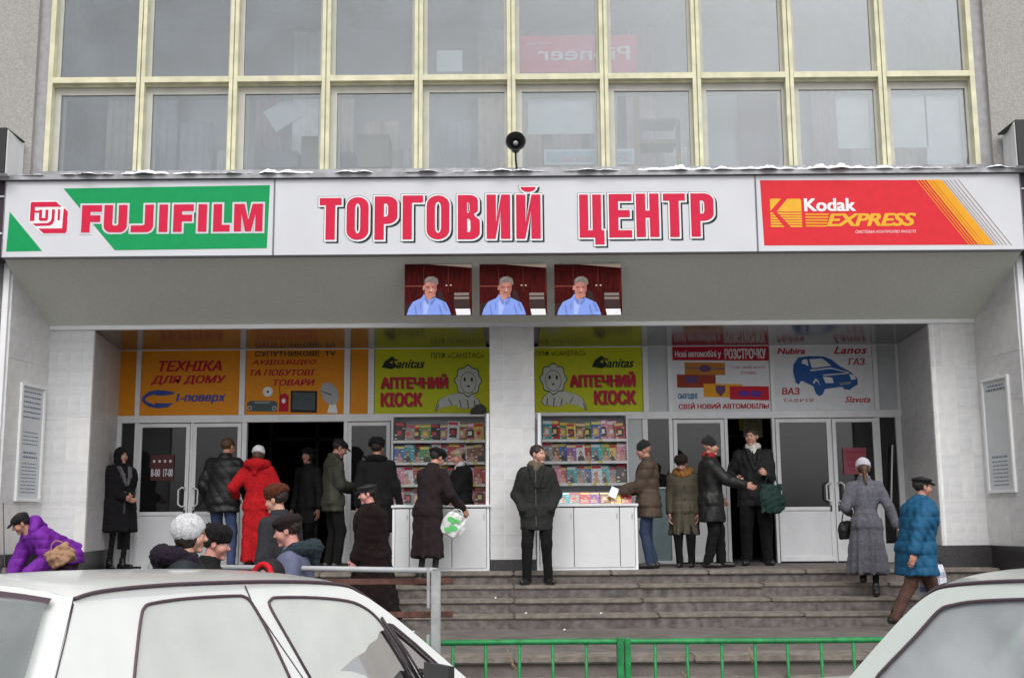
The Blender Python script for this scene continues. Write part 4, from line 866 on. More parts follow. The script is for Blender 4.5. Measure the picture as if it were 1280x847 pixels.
def person(label, px, Y, zf, H, face, *, fem=False, bulk=1.0, lean=0, side=0, head=(0, 0, 0), hands=None, feet=((-.09, 0), (.09, 0)), crouch=0, skin_i=0,
           coat=None, legs=None, shoes=None, hat=None, hair=None, scarf=None, collar=None, curl=(.35, .35), pockets=False, px_at=560, hide_hands=False, extra=None, twist=0, seed=0):
    """face: the way the figure looks, degrees clockwise from +y seen from above (0 = away from camera, 90 = to the picture's right, 180 = to camera)"""
    rgs = random.Random(seed + int(px)); xw = X(px, px_at, Y)
    root = empty('person', label, 'person', (xw, Y, zf), -R(face))
    u = H / 1.75; hipz = (.52 * 1.75 - crouch) * u
    P0 = np.array([0, 0, hipz]); sp = np.array([math.sin(R(side)), math.sin(R(lean)) * math.cos(R(side)), math.cos(R(lean)) * math.cos(R(side))])
    lat = rotm('Z', R(twist)) @ np.array([1., 0, 0]); FR = frame(sp, lat); TL = .53 * u
    T = lambda x, y, z: P0 + FR @ (np.array([x, y, z]) * u)
    neck = T(0, -.005, .535); hd_rot = rotm('Z', -R(head[0])) @ rotm('X', -R(head[1])) @ rotm('Y', R(head[2]))
    base = frame(np.array([0, 0, 1.]) * .65 + sp * .35, lat) if lean < 30 else frame(sp * .6 + np.array([0, 0, .4]), lat)
    HR = base @ hd_rot; HC = neck + HR @ np.array([0, .022, .145]) * u; hs = u * (.97 if not fem else .95)
    hp = lambda v: HC + HR @ (np.array(v, float) * hs)
    sw = (.182 if not fem else .165) - (.022 if pockets else 0); SL, SR_ = T(-sw, -.005, .47), T(sw, -.005, .47)
    hands = hands or ((-.26, .05, .78), (.26, .05, .78))
    arms = []
    for sgn, S0, ht in ((-1, SL, hands[0]), (1, SR_, hands[1])):
        pole = np.array([sgn * (.9 if pockets else .35), -1.0, -.35]); tgt = np.array([ht[0], ht[1], ht[2]]) * u
        el, wr = ik(S0, tgt, .30 * u, .265 * u, FR @ pole); arms.append((S0, el, wr))
    lg = []
    for sgn, ft in ((-1, feet[0]), (1, feet[1])):
        hp0 = P0 + np.array([sgn * .092, 0, -.02]) * u; fz = ft[2] if len(ft) > 2 else 0
        kn, an = ik(hp0, (ft[0] * u, ft[1] * u, (.085 + fz) * u), .408 * u, .408 * u, (sgn * .1, 1, 0)); lg.append((hp0, kn, an, ft[3] if len(ft) > 3 else 0))
    B = bulk
    # body: one continuous surface
    b = Sh(); b.stack(P0, FR, [(z * u, 0, y * u, rx * u, ry * u) for z, y, rx, ry in ((-.10, 0, .15, .10), (.05, 0, .15, .10), (.18, 0, .13, .09), (.36, 0, .155, .10), (.47, -.005, .16, .085), (.53, -.005, .07, .06), (.58, 0, .05, .05))])
    b.cap(T(0, -.005, .5), hp((0, -.012, -.05)), .056 * u, .052 * u)
    for (a, e, w) in arms: b.cap(a, e, .047 * u, .037 * u); b.cap(e, w, .036 * u, .025 * u)
    for (a, k_, n_, yaw) in lg:
        b.cap(a, k_, .060 * u, .034 * u); b.cap(k_, n_, .034 * u, .026 * u); fd = rotm('Z', -R(yaw)) @ np.array([0, 1., 0]); b.cap(n_ - fd * .03 * u - np.array([0, 0, .045 * u]), n_ + fd * .13 * u - np.array([0, 0, .055 * u]), .033 * u, .026 * u)
    parts = [b.mesh(.016)]
    hv, hq = HF if fem else HM; hv2 = (hv * hs) @ HR.T + HC; off = [len(parts[0][1])]; parts.append((hv2, hq)); fi = face_idx(hv, hq)
    nh = 0
    if not hide_hands:
        for i, (a, e, w) in enumerate(arms):
            d = (w - e); d /= np.linalg.norm(d); V, Q = HANDS[curl[i] if curl[i] in HANDS else .35]; V = V.copy(); Q = Q.copy()
            inward = np.array([1., 0, 0]) if i == 0 else np.array([-1., 0, 0])
            if i == 1: V[:, 0] *= 1; 
            HFr = frame(-d, FR @ inward)        # local +x = palm side
            y = HFr[:, 1]
            if (y @ (FR @ np.array([0, 1., 0.3]))) < 0: V[:, 1] *= -1; Q = Q[:, ::-1]
            parts.append((V * u @ HFr.T + w + d * .012, Q)); nh += len(Q)
    V, Q = join(parts); mi = np.zeros(len(Q), int); mi[off[0]:off[0] + len(hq)] = fi
    link('body', mesh_from('body', (V, Q), [skin(skin_i), EYEW, EYED, LIPR if fem else LIPM], mi), root)
    def part(name, sh, m, h=.012): return link(name, mesh_from(name, sh.mesh(h), m), root)
    # trousers or stockings
    legs = legs or dict(m=cloth('black_trousers', (.012, .012, .014)), r=1.0)
    t = Sh(); w = legs.get('r', 1.0); t.ell(P0 + np.array([0, -.01, 0]) * u, np.array([.16, .115, .12]) * u * min(1, w * 1.02))
    for (a, k_, n_, yaw) in lg: t.cap(a, k_, .088 * u * w, .064 * u * w, k=.03); t.cap(k_, n_ + np.array([0, 0, .0]), .062 * u * w, .052 * u * w if w > .8 else .036 * u, k=.02)
    t.plane((0, 0, .04 * u), (0, 0, -1)); 
    if w > .8: t.noise(.008, 26, seed)
    part('trousers' if w > .8 else 'stockings', t, legs['m'])
    # shoes
    sm = shoes or mat('black_shoe_leather', (.014, .013, .013), .4, bump=.1)
    for (a, k_, n_, yaw) in lg:
        fd = rotm('Z', -R(yaw)) @ np.array([0, 1., 0]); z0 = n_[2] - .085 * u; lift = max(0, z0)
        s = Sh(); q = n_ * 1.0; q[2] = lift + .045 * u; s.cap(q - fd * .045 * u, q + fd * .15 * u - np.array([0, 0, .010 * u]), .043 * u, .036 * u, k=.02, sc=(.95, 1, 1)); s.cap(q, n_ + np.array([0, 0, .05 * u]), .046 * u, .045 * u, k=.02)
        s.plane((0, 0, lift + .003), (0, 0, -1)); part('shoe', s, sm, .0095)
    # coat: torso, skirt, sleeves, collar
    if coat:
        ln = coat.get('hem', .80); m = coat['m']; fl = coat.get('flare', 1.0); c = Sh(); nz = coat.get('noise', (.010, 22, 'fold'))
        ww = .155 if fem else .172
        c.stack(P0, FR, [(z * u, 0, y * u, rx * u * B, ry * u * B) for z, y, rx, ry in ((-.06, 0, ww + .012, .130), (.02, 0, ww + .008, .128), (.16, 0, ww * coat.get('waist', 1.0), .120), (.34, .004, ww + .02, .132), (.43, 0, ww + .022, .122), (.485, -.004, ww - .008, .100), (.525, -.004, .105, .078), (.565, 0, .066, .066))], k=.04)
        hz = ln * 1.0
        if hipz / u - .05 > hz:
            mid = (lg[0][2] + lg[1][2]) / 2; bx, by = mid[0], mid[1]
            fr = min(1, (hipz / u - hz) / .8); top = hipz + .03 * u
            bw = coat.get('bw', ww + .012 + .08 * fr * fl)
            c.stack((0, 0, 0), np.eye(3), [(hz * u, bx * fr, by * fr + 0, bw * u * B, (.128 + .05 * fr * fl) * u * B), (top, P0[0], P0[1], (ww + .008) * u * B, .128 * u * B)], k=.05)
        sr = coat.get('sleeve', 1.0) * (B ** .5)
        for (a, e, w_) in arms:
            c.cap(a + FR[:, 2] * -.012 * u, e, .064 * u * sr, .062 * u * sr, k=.05); cu = w_ + (e - w_) * .06; c.cap(e, cu, .060 * u * sr, .049 * u * sr, k=.02)
        c.noise(nz[0] * .85, nz[1], seed + 5, nz[2])
        if ln < .6: c.drape = (P0[0], P0[1], hipz + .12, hipz + .1 - ln * u)
        if coat.get('puff'): c.puff = coat['puff']
        if lean < 25: c.plane((0, 0, max(hz, .02) * u), (0, 0, -1), .006)
        ct = part('coat' if ln < .7 else 'jacket', c, m, coat.get('h', .0115))
        ck = coat.get('collar', 'stand'); cm = coat.get('cm', m)
        if ck == 'stand':
            k = Sh(); k.stack(T(0, 0, 0), FR, [(.515 * u, 0, 0, .098 * u, .086 * u), (.60 * u, 0, .004 * u, .076 * u, .074 * u)], k=.01); k.stack(T(0, 0, 0), FR, [(.50 * u, 0, .012 * u, .062 * u, .058 * u), (.64 * u, 0, .02 * u, .062 * u, .062 * u)], op='-', k=.01); part('collar', k, cm, .009)
        elif ck == 'fur':
            k = Sh(); N = 12
            for i in range(N):
                a0, a1 = 2 * math.pi * i / N, 2 * math.pi * (i + 1) / N; f_ = lambda a: T(.105 * math.cos(a), -.01 + .095 * math.sin(a) , .535 - .05 * max(0, math.sin(a)) + .02 * max(0, -math.sin(a))); k.cap(f_(a0), f_(a1), coat.get('cr', .042) * u, k=.01)
            k.noise(.008, 150, 3, 'fur'); part('collar', k, cm, .008)
        elif ck == 'hood':
            k = Sh(); r = coat.get('cr', .055) * u
            f_ = lambda a: T(.125 * math.cos(a), -.045 + .105 * math.sin(a), .545 - .075 * max(0, math.sin(a)) + .01 * max(0, -math.sin(a)))
            N = 14
            for i in range(N): k.cap(f_(2*math.pi*i/N), f_(2*math.pi*(i+1)/N), r, k=.01)
            k.cap(T(0, -.14, .53), T(0, -.16, .42), .075 * u, .03 * u, k=.05); k.noise(.007, 120 if coat.get('cm') else 26, 3, 'fur' if coat.get('cm') else 'fold'); part('hood', k, cm, .009)
        elif ck == 'lapel':
            k = Sh()
            for sg in (-1, 1): Bc = max(1, B); k.cap(T(sg * .085, -.03, .55), T(sg * .075, .088 * Bc, .50), .024 * u, k=.02); k.cap(T(sg * .075, .088 * Bc, .50), T(sg * .055, .126 * Bc, .40), .030 * u, k=.02); k.cap(T(sg * .055, .126 * Bc, .40), T(sg * .015, .140 * Bc, .27), .030 * u, .018 * u, k=.02)
            k.cap(T(-.085, -.03, .55), T(0, -.085, .555), .024 * u); k.cap(T(.085, -.03, .55), T(0, -.085, .555), .024 * u)
            if coat.get('cm'): k.noise(.006, 120, 4, 'fur')
            part('collar', k, cm, .009)
        if coat.get('belt'):
            k = Sh(); k.stack(P0, FR, [(.13 * u, 0, 0, (ww * coat.get('waist', 1) + .012) * u * B, .132 * u * B), (.175 * u, 0, 0, (ww * coat.get('waist', 1) + .012) * u * B, .132 * u * B)], k=.01); k.cap(T(.02, .128 * B, .15), T(.03, .142 * B, -.12), .018 * u); part('belt', k, coat['belt'], .009)
        # placket, pockets, buttons
        fy = .137 * B
        if coat.get('placket', True):
            mb = MB(); zs = np.linspace(.50, max(-.38, hz * 1.0 - hipz / u + .03), 14)
            def front(z):
                # distance of the coat front from the spine at height z
                a = [(-.9, .165 + .03 * fl), (-.3, .145 + .02 * fl), (-.06, .132), (.02, .13), (.16, .122), (.34, .137), (.43, .124), (.49, .095), (.53, .075)]
                return float(np.interp(z, [q[0] for q in a], [q[1] for q in a])) * B
            pts = [T(.012, front(z) + .002, z) for z in zs]; mb.tube(pts, .007 * u, 6); 
            if lean < 25: mb.build('placket', coat.get('pm', m), root)
            if coat.get('buttons'):
                for z in coat['buttons']: q = T(-.03, front(z) + .004, z); bm_ = MB(); bm_.lathe([(0, .006), (.009, .006), (.011, .002), (.011, 0)], 10, q, Matrix([list(r) for r in (frame(FR[:, 1]))])); bm_.build('button', coat.get('btn', BLK), root)
        if coat.get('pk'):
            for sg in (-1, 1):
                for (pxx, pz, pw, ph) in coat['pk']:
                    q = Sh(); yy = (.128 if abs(pz) < .1 else .125) * B; q.ell(T(sg * pxx, yy * math.sqrt(max(.1, 1 - (pxx / (ww * B + .02)) ** 2)), pz), np.array([pw, .014, ph]) * u, FR @ rotm('Z', -sg * .5), k=.01); part('pocket', q, m, .009)
    if scarf:
        k = Sh(); k.cap(T(-.05, .03, .555), T(.05, .03, .555), .042 * u, k=.03); k.cap(T(0, -.05, .57), T(.05, .02, .56), .04 * u); k.cap(T(0, -.05, .57), T(-.05, .02, .56), .04 * u); k.cap(T(.0, .07, .53), T(.0, .115, .40), .035 * u, .02 * u, sc=(1.3, .7, 1)); k.noise(.006, 60, 9); part('scarf', k, scarf, .009)
    if hair:
        k = Sh(); st = hair.get('style', 'short')
        if st == 'short':
            k.ell(hp((0, -.026, .040)), np.array([.084, .098, .090]) * hs, HR, k=.01); k.ell(hp((0, .10, -.035)), np.array([.085, .085, .085]) * hs, HR, op='-', k=.02); k.ell(hp((0, .03, -.12)), np.array([.11, .11, .11]) * hs, HR, op='-', k=.02)
            k.noise(.004, 130, 2, 'fur')
        elif st == 'tail': k.ell(hp((0, -.03, .02)), np.array([.080, .095, .088]) * hs, HR); k.ell(hp((0, .11, -.03)), np.array([.085, .085, .09]) * hs, HR, op='-', k=.02); k.cap(hp((0, -.115, -.03)), hp((.01, -.15, -.20)), .028 * hs, .018 * hs); k.noise(.004, 130, 2, 'fur')
        else: k.ell(hp((0, -.02, .0)), np.array([.088, .098, .115]) * hs, HR); k.ell(hp((0, .11, -.02)), np.array([.068, .09, .095]) * hs, HR, op='-', k=.02); k.noise(.005, 90, 2, 'fur')
        part('hair', k, hair['m'], .007)
    if hat:
        st = hat['style']; k = Sh(); m = hat['m']; g = hat.get('s', 1.0); nm = 'hat'
        E = lambda c, r, **q: k.ell(hp(c), np.array(r) * hs * g, HR, **q)
        if st == 'knit':
            E((0, -.022, .050), (.092, .108, .100)); k.plane(hp((0, 0, hat.get('rim', .010))), HR @ np.array([0, -.35, -1.]) / 1.06, .006)
            k.ops.append(('cap', hp((-.0, -.0, .04)), hp((0, 0, .04)), .001, .001, .001, '+', np.ones(3)))
            if hat.get('peak'): k.cap(hp((0, -.03, .12)), hp((0, -.035, .12 + hat['peak'])), .05 * hs, .014 * hs, k=.03)
            k.noise(.003, 120, 5, 'fur')
        elif st == 'beret': E((0, -.015, .075), (.112, .122, .056)); E((0, -.02, .03), (.087, .102, .050), k=.02); k.plane(hp((0, 0, .008)), HR @ np.array([0, -.35, -1.]) / 1.06, .006); k.noise(.004, 60, 5, 'fur')
        elif st == 'fur': E((0, -.015, .092), (.112, .124, .072)); E((0, -.018, .045), (.105, .118, .050), k=.02); k.plane(hp((0, 0, .012)), HR @ np.array([0, -.45, -1.]) / 1.1, .01); k.noise(.0065, 95, 5, 'fur')
        elif st == 'cap':
            E((0, -.018, .070), (.096, .112, .052)); E((0, -.02, .045), (.085, .099, .035), k=.015); k.plane(hp((0, 0, .030)), HR @ np.array([0, -.2, -1.]) / 1.02, .004); nm = 'cap'
            k.ell(hp((0, .105, .047)), np.array([.072, .058, .0085]) * hs, HR @ rotm('X', -.25), k=.012)
        elif st == 'leather_cap':
            E((0, -.012, .090), (.112, .124, .030)); E((0, -.018, .058), (.088, .102, .044), k=.025); k.plane(hp((0, 0, .032)), HR @ np.array([0, -.2, -1.]) / 1.02, .004); nm = 'cap'
            k.ell(hp((0, .108, .050)), np.array([.066, .048, .008]) * hs, HR @ rotm('X', -.35), k=.01)
        elif st == 'scarf':
            E((0, -.020, .015), (.094, .112, .128)); k.cap(hp((0, -.02, -.06)), T(0, -.02, .52), .085 * hs, .10 * hs, k=.03); k.ell(hp((0, .118, -.012)), np.array([.062, .075, .088]) * hs, HR, op='-', k=.012); nm = 'headscarf'; k.noise(.004, 45, 5)
        elif st == 'bigknit':
            E((0, -.030, .040), (.106, .120, .112)); k.ell(hp((0, .125, -.03)), np.array([.082, .085, .098]) * hs, HR, op='-', k=.02); k.plane(hp((0, 0, -.05)), HR @ np.array([0, .6, -1.]) / 1.17, .02); k.noise(.0028, 150, 5, 'fur')
        elif st == 'hoodup':
            E((0, -.035, .03), (.120, .130, .135)); k.cap(hp((0, -.03, -.06)), T(0, -.03, .5), .11 * hs, .13 * hs, k=.03); k.ell(hp((0, .12, -.01)), np.array([.085, .09, .105]) * hs, HR, op='-', k=.015); nm = 'hood'; k.noise(.006, 30, 5)
        part(nm, k, m, .007)
        if hat.get('rimm'):
            k = Sh(); N = 16
            f_ = lambda a: hp((.098 * math.cos(a), .085 - .02 * abs(math.sin(a)), .0 + .118 * math.sin(a)))
            for i in range(N): k.cap(f_(2*math.pi*i/N), f_(2*math.pi*(i+1)/N), .018, k=.008)
            part('hood_rim', k, hat['rimm'], .008)
    root['_w'] = 0; del root['_w']
    Mw = Matrix.Translation((xw, Y, zf)) @ Matrix.Rotation(-R(face), 4, 'Z')
    return dict(root=root, wr=[Mw @ Vector(a[2]) for a in arms], dirw=[(Mw.to_3x3() @ Vector(a[2] - a[1])).normalized() for a in arms], el=[Mw @ Vector(a[1]) for a in arms], sh=[Mw @ Vector(a[0]) for a in arms], M=Mw, u=u)
K = cloth
PPL = {}
ss = lambda y: (ZP if y > Y0 else .88 if y > 13.61 else .74 if y > 13.25 else .60 if y > 12.89 else .46 if y > 10.25 else .30 if y > 9.89 else .16 if y > 9.53 else 0)
nyl = K('black_nylon', (.011, .012, .013), 'nylon'); lea = K('black_leather', (.012, .012, .013), 'leather'); blt = K('black_trousers', (.006, .006, .007)); bfur = K('black_fur', (.012, .011, .011), 'fur')
dhair = mat('dark_hair', (.018, .012, .009), .6, var=.4, vscale=80, bump=.4, bscale=180); bhair = mat('brown_hair', (.075, .035, .018), .6, var=.4, vscale=80, bump=.4, bscale=180)
LG = dict(m=blt, r=1.05)
# -- figures on the platform, from the left
PPL['grey_collar'] = person('woman in black headscarf and dark coat with grey shawl collar beside the left pier', 151, 15.6, ZP, 1.64, 132, fem=True, bulk=1.5, head=(-8, 2, 0), hands=((-.03, .25, 1.02), (.05, .25, 1.0)), feet=((-.085, .03, 0, -20), (.085, -.02, 0, 15)), skin_i=1,
    coat=dict(m=K('black_wool_coat', (.011, .010, .012)), hem=.53, flare=.8, waist=.92, collar='lapel', cm=K('grey_fur_collar', (.16, .15, .17), 'fur'), belt=K('grey_belt', (.09, .09, .10)), placket=False), legs=dict(m=K('black_stockings', (.010, .010, .011)), r=.66), hat=dict(style='scarf', m=K('black_scarf', (.014, .012, .014))), seed=2)
PPL['leather_back'] = person('man in boxy black leather jacket and blue jeans, back turned at the left door', 280, 15.15, ZP, 1.74, 12, bulk=1.12, head=(20, 12, 0), hands=((-.30, .16, .88), (.27, .22, .88)), feet=((-.06, 0, 0, -10), (.16, -.03, 0, 8)), skin_i=2, lean=5,
    coat=dict(m=lea, hem=.74, flare=1.2, collar='stand', sleeve=1.15, noise=(.016, 18, 'fold'), placket=False), legs=dict(m=K('blue_jeans', (.035, .055, .13), 'denim'), r=1.0), hair=dict(m=bhair), seed=3)
PPL['red_coat'] = person('woman in long bright red hooded coat and white hat entering the open doorway', 323, 14.95, ZP, 1.60, 4, fem=True, bulk=1.10, hands=((-.33, .10, 1.02), (.28, .28, 1.02)), feet=((-.08, 0), (.09, .06)), head=(0, 4, 0),
    coat=dict(m=K('red_wool_coat', (.42, .008, .012)), hem=.13, flare=.35, waist=.92, collar='hood', cr=.062, noise=(.010, 20, 'fold'), placket=False, sleeve=1.12), legs=dict(m=blt, r=.7), hat=dict(style='knit', m=K('white_hat', (.62, .62, .66), 'knit'), rim=.0), hair=dict(m=bhair, style='long'), seed=4)
PPL['doorway_dark'] = person('dark clothed woman with brown hair half hidden in the shade of the open doorway', 386, 16.6, ZP, 1.68, 212, fem=True, hands=None, coat=dict(m=nyl, hem=.6), legs=LG, hat=dict(style='beret', m=bfur), hair=dict(m=dhair, style='long'), skin_i=0, seed=5)
PPL['olive_cap'] = person('man in dark olive jacket and flat cap looking down beside the open doorway', 417, 15.25, ZP, 1.73, 62, head=(14, 28, 0), hands=((-.10, .30, 1.02), (.10, .30, 1.05)), feet=((-.09, -.02), (.09, .04)), skin_i=2,
    coat=dict(m=K('dark_olive_jacket', (.040, .042, .030), 'nylon'), hem=.74, collar='stand', noise=(.013, 22, 'fold')), legs=LG, hat=dict(style='cap', m=K('black_cap', (.014, .014, .015))), hair=dict(m=dhair), seed=6)
PPL['fur_back'] = person('man in black overcoat and black fur hat seen from behind at the left kiosk', 471, 15.0, ZP, 1.68, 8, bulk=1.1, hands=((-.28, .08, .84), (.30, .1, .84)), coat=dict(m=K('charcoal_overcoat', (.010, .010, .011)), hem=.50, flare=.8, collar='fur', cm=bfur, placket=False), legs=LG, hat=dict(style='fur', m=bfur, s=1.03), hair=dict(m=dhair), seed=7)
PPL['buyer'] = person('woman in dark brown coat and black beret leaning over the left kiosk counter', 535, 13.86, .88, 1.66, 38, fem=True, bulk=1.1, lean=10, head=(8, 20, 0), hands=((.02, .34, 1.02), (.32, .30, .92)), feet=((-.07, -.06), (.09, .02)), curl=(.35, 1.15),
    coat=dict(m=K('dark_brown_coat', (.020, .012, .014)), hem=.34, flare=.75, waist=.98, collar='stand', placket=False, noise=(.012, 18, 'fold')), legs=dict(m=K('grey_stockings', (.05, .045, .045)), r=.7), hat=dict(style='beret', m=bfur, s=1.05), hair=dict(m=dhair, style='short'), seed=8)
PPL['vendor'] = person('kiosk seller in beige hat, white scarf and black coat standing behind the left counter', 577, 15.05, ZP, 1.56, -115, fem=True, bulk=1.15, head=(0, 14, 0), hands=((-.06, .30, .92), (.10, .30, .90)), skin_i=3,
    coat=dict(m=K('black_fleece', (.008, .008, .009)), hem=.5, flare=.6, placket=False), scarf=K('white_scarf', (.60, .60, .62)), legs=LG, hat=dict(style='beret', m=K('beige_hat', (.42, .33, .25))), hair=dict(m=bhair, style='short'), seed=9)
PPL['centre'] = person('bareheaded man in dark grey jacket standing hands in pockets before the pillar', 670, 13.83, .88, 1.66, 180, bulk=1.10, head=(-52, 4, 0), hands=((-.17, .12, .90), (.17, .12, .90)), pockets=True, hide_hands=True, feet=((-.13, .02, 0, -25), (.13, .02, 0, 25)), skin_i=1,
    coat=dict(m=K('charcoal_jacket', (.022, .023, .022), 'wool'), hem=.66, flare=.75, collar='lapel', noise=(.010, 22, 'fold'), sleeve=1.0, pk=[(.11, -.08, .065, .055), (.085, .28, .045, .02)], bw=.185, pm=K('zip_grey', (.09, .09, .085)), buttons=[.36, .22, .08, -.06]), legs=dict(m=blt, r=1.08), hair=dict(m=dhair), scarf=K('khaki_shirt', (.12, .10, .07)), seed=10)
PPL['brown_knit'] = person('man in brown padded jacket, blue jeans and black pointed knit hat at right counter', 809, 14.55, ZP, 1.60, -82, bulk=1.2, head=(0, 14, 0), hands=((-.08, .36, 1.04), (.08, .34, 1.00)), feet=((-.07, 0), (.08, -.05)), skin_i=2,
    coat=dict(m=K('brown_padded_jacket', (.075, .052, .038), 'nylon'), hem=.68, flare=.9, collar='stand', noise=(.012, 28, 'fold'), puff=.12, sleeve=1.2), legs=dict(m=K('dark_jeans', (.022, .038, .085), 'denim'), r=1.0), hat=dict(style='knit', m=K('black_knit', (.012, .012, .014), 'knit'), peak=.025), seed=11)
PPL['boy'] = person('youngster in fur hat and olive coat with tan fur collar, head bowed', 853, 14.85, ZP, 1.44, 196, bulk=1.12, head=(6, 30, 0), hands=((-.22, .06, .72), (.22, .10, .70)), skin_i=0,
    coat=dict(m=K('olive_brown_coat', (.075, .065, .045), 'nylon'), hem=.50, flare=.5, collar='fur', cm=K('tan_fur', (.26, .12, .035), 'fur'), cr=.062, buttons=[.3, .12, -.1]), legs=LG, hat=dict(style='fur', m=K('dark_brown_fur', (.02, .014, .012), 'fur'), s=.95), seed=12)
PPL['queue'] = person('man in black leather jacket and pointed black knit hat facing right, red scarf', 886, 14.65, ZP, 1.64, 98, bulk=1.2, head=(6, 2, 0), hands=((-.16, .10, .92), (.14, .44, 1.08)), feet=((-.09, .12, 0, 0), (.09, -.06, 0, 10)), skin_i=0,
    coat=dict(m=K('black_leather_worn', (.016, .016, .016), 'leather'), hem=.60, flare=.7, collar='stand', noise=(.014, 22, 'fold'), sleeve=1.12, pk=[(.08, -.06, .06, .06)]), legs=dict(m=blt, r=1.15), scarf=K('red_scarf', (.30, .02, .02)), hat=dict(style='knit', m=K('black_knit', (.012, .012, .014), 'knit'), peak=.045), seed=13)
PPL['white_scarf'] = person('tall man in black jacket with white scarf filling the right open doorway', 941, 15.25, ZP, 1.82, 186, bulk=1.06, head=(24, 4, 0), hands=((-.12, .26, 1.12), (.24, .20, 1.06)), feet=((-.13, 0, 0, -15), (.13, 0, 0, 15)), skin_i=1, curl=(1.15, 1.15),
    coat=dict(m=K('black_cloth_jacket', (.014, .014, .015), 'nylon'), hem=.72, flare=.9, collar='lapel', noise=(.012, 22, 'fold'), sleeve=1.0), scarf=K('cream_scarf', (.62, .60, .56)), legs=dict(m=blt, r=1.2), hair=dict(m=dhair), seed=14)
PPL['grey_coat'] = person('woman in long grey coat and pale knit hat climbing the steps, back turned', 1078, 13.42, .74, 1.58, 14, fem=True, bulk=1.05, head=(-4, 4, 0), hands=((-.20, .20, 1.04), (.36, -.04, .86)), feet=((-.07, .10, .16), (.07, -.06)), lean=6,
    coat=dict(m=K('slate_grey_coat', (.105, .105, .125)), hem=.28, flare=1.15, waist=.86, collar='stand', placket=False, noise=(.010, 20, 'fold')), legs=dict(m=blt, r=.75), hat=dict(style='knit', m=K('lilac_white_knit', (.50, .48, .54), 'knit'), rim=.0, s=1.08), hair=dict(m=bhair, style='tail'), seed=15)
PPL['blue_jacket'] = person('man in teal blue padded jacket, brown trousers and black cap walking right', 1137, 12.5, .46, 1.63, 84, bulk=1.5, lean=11, head=(0, 0, 0), hands=((-.24, .26, .80), (.30, -.20, .76)), feet=((-.10, .34, 0), (.10, -.36, .01, 20)), skin_i=2,
    coat=dict(m=K('teal_padded_nylon', (.010, .088, .185), 'nylon'), hem=.60, flare=.85, collar='stand', puff=.13, noise=(.014, 30, 'fold'), sleeve=1.15, pk=[(.10, -.10, .075, .075), (.09, .26, .06, .045)]), legs=dict(m=K('brown_trousers', (.085, .045, .035)), r=1.15), hat=dict(style='leather_cap', m=lea), hair=dict(m=dhair), seed=16)
PPL['purple'] = person('woman in purple padded jacket and black cap bending low by the left wall', 92, 12.75, .46, 1.60, -132, fem=True, bulk=1.28, lean=62, head=(12, -4, 0), hands=((-.10, .50, .72), (.22, .66, .46)), feet=((-.12, 0), (.12, .05)), skin_i=0,
    coat=dict(m=K('purple_nylon', (.16, .018, .30), 'nylon'), hem=.82, collar='hood', noise=(.012, 30, 'fold'), puff=.09, sleeve=1.3, placket=False), legs=dict(m=K('plum_trousers', (.03, .012, .03)), r=1.1), hat=dict(style='cap', m=K('black_cap', (.014, .014, .015))), hair=dict(m=dhair, style='short'), seed=17)
PPL['fur_coat'] = person('woman in long dark fur coat and black leather cap on the steps behind the car', 466, 12.75, .46, 1.60, -98, fem=True, bulk=1.6, head=(-4, 10, 0), lean=2, hands=((-.2, .2, .78), (.2, .2, .78)), feet=((-.08, .10), (.08, -.16)), skin_i=3,
    coat=dict(m=K('dark_mink_fur', (.012, .006, .006), 'fur'), hem=.16, flare=1.35, waist=1.05, collar='fur', noise=(.014, 34, 'fold'), sleeve=1.3, placket=False), legs=dict(m=blt, r=.75), hat=dict(style='leather_cap', m=K('dark_leather_hat', (.028, .030, .036), 'leather'), s=1.06), hair=dict(m=dhair, style='short'), seed=18)
# -- people on the street behind the white car
PPL['ushanka'] = person('man in reddish brown fur hat and dark grey coat, seen half from behind', 352, 10.05, .30, 1.66, -60, bulk=1.05, head=(-14, 10, 0), hands=None, coat=dict(m=K('dark_slate_coat', (.030, .031, .036)), hem=.6, collar='stand', noise=(.010, 18, 'fold')), legs=LG, hat=dict(style='fur', m=K('red_brown_fur', (.10, .028, .015), 'fur'), s=.98), hair=dict(m=dhair), skin_i=1, seed=19)
PPL['grey_blue'] = person('woman in grey blue coat with dark fur hood trim and brown beret facing left', 370, 8.55, 0, 1.72, -88, fem=True, bulk=1.12, head=(0, 14, 0), coat=dict(m=K('grey_blue_coat', (.12, .13, .21), 'nylon'), hem=.5, collar='hood', cm=K('dark_teal_fur', (.03, .045, .055), 'fur'), cr=.052, noise=(.012, 22, 'fold')), legs=LG, hat=dict(style='beret', m=K('dark_brown_mohair', (.022, .014, .015), 'fur')), hair=dict(m=dhair, style='short'), skin_i=3, seed=20)
PPL['red_hood'] = person('child in dark hood with bright red rim, just showing over the white car roof', 340, 7.95, 0, 1.38, 205, bulk=1.1, coat=dict(m=K('dark_child_coat', (.016, .015, .018), 'nylon'), hem=.5, collar='stand'), legs=LG, hat=dict(style='hoodup', m=K('dark_hood', (.02, .016, .02), 'nylon'), rimm=K('red_hood_rim', (.55, .008, .02), 'nylon')), seed=21)
PPL['white_knit'] = person('woman in large white knitted hat and navy coat with dark fur hood facing right', 236, 7.5, 0, 1.70, 74, fem=True, bulk=1.18, head=(6, 8, 0), coat=dict(m=K('navy_coat', (.018, .022, .028), 'nylon'), hem=.5, collar='hood', cm=K('dark_plum_fur', (.018, .012, .022), 'fur'), cr=.060), legs=LG, hat=dict(style='bigknit', m=K('white_mohair', (.58, .58, .60), 'knit')), hair=dict(m=dhair, style='long'), skin_i=1, seed=22)
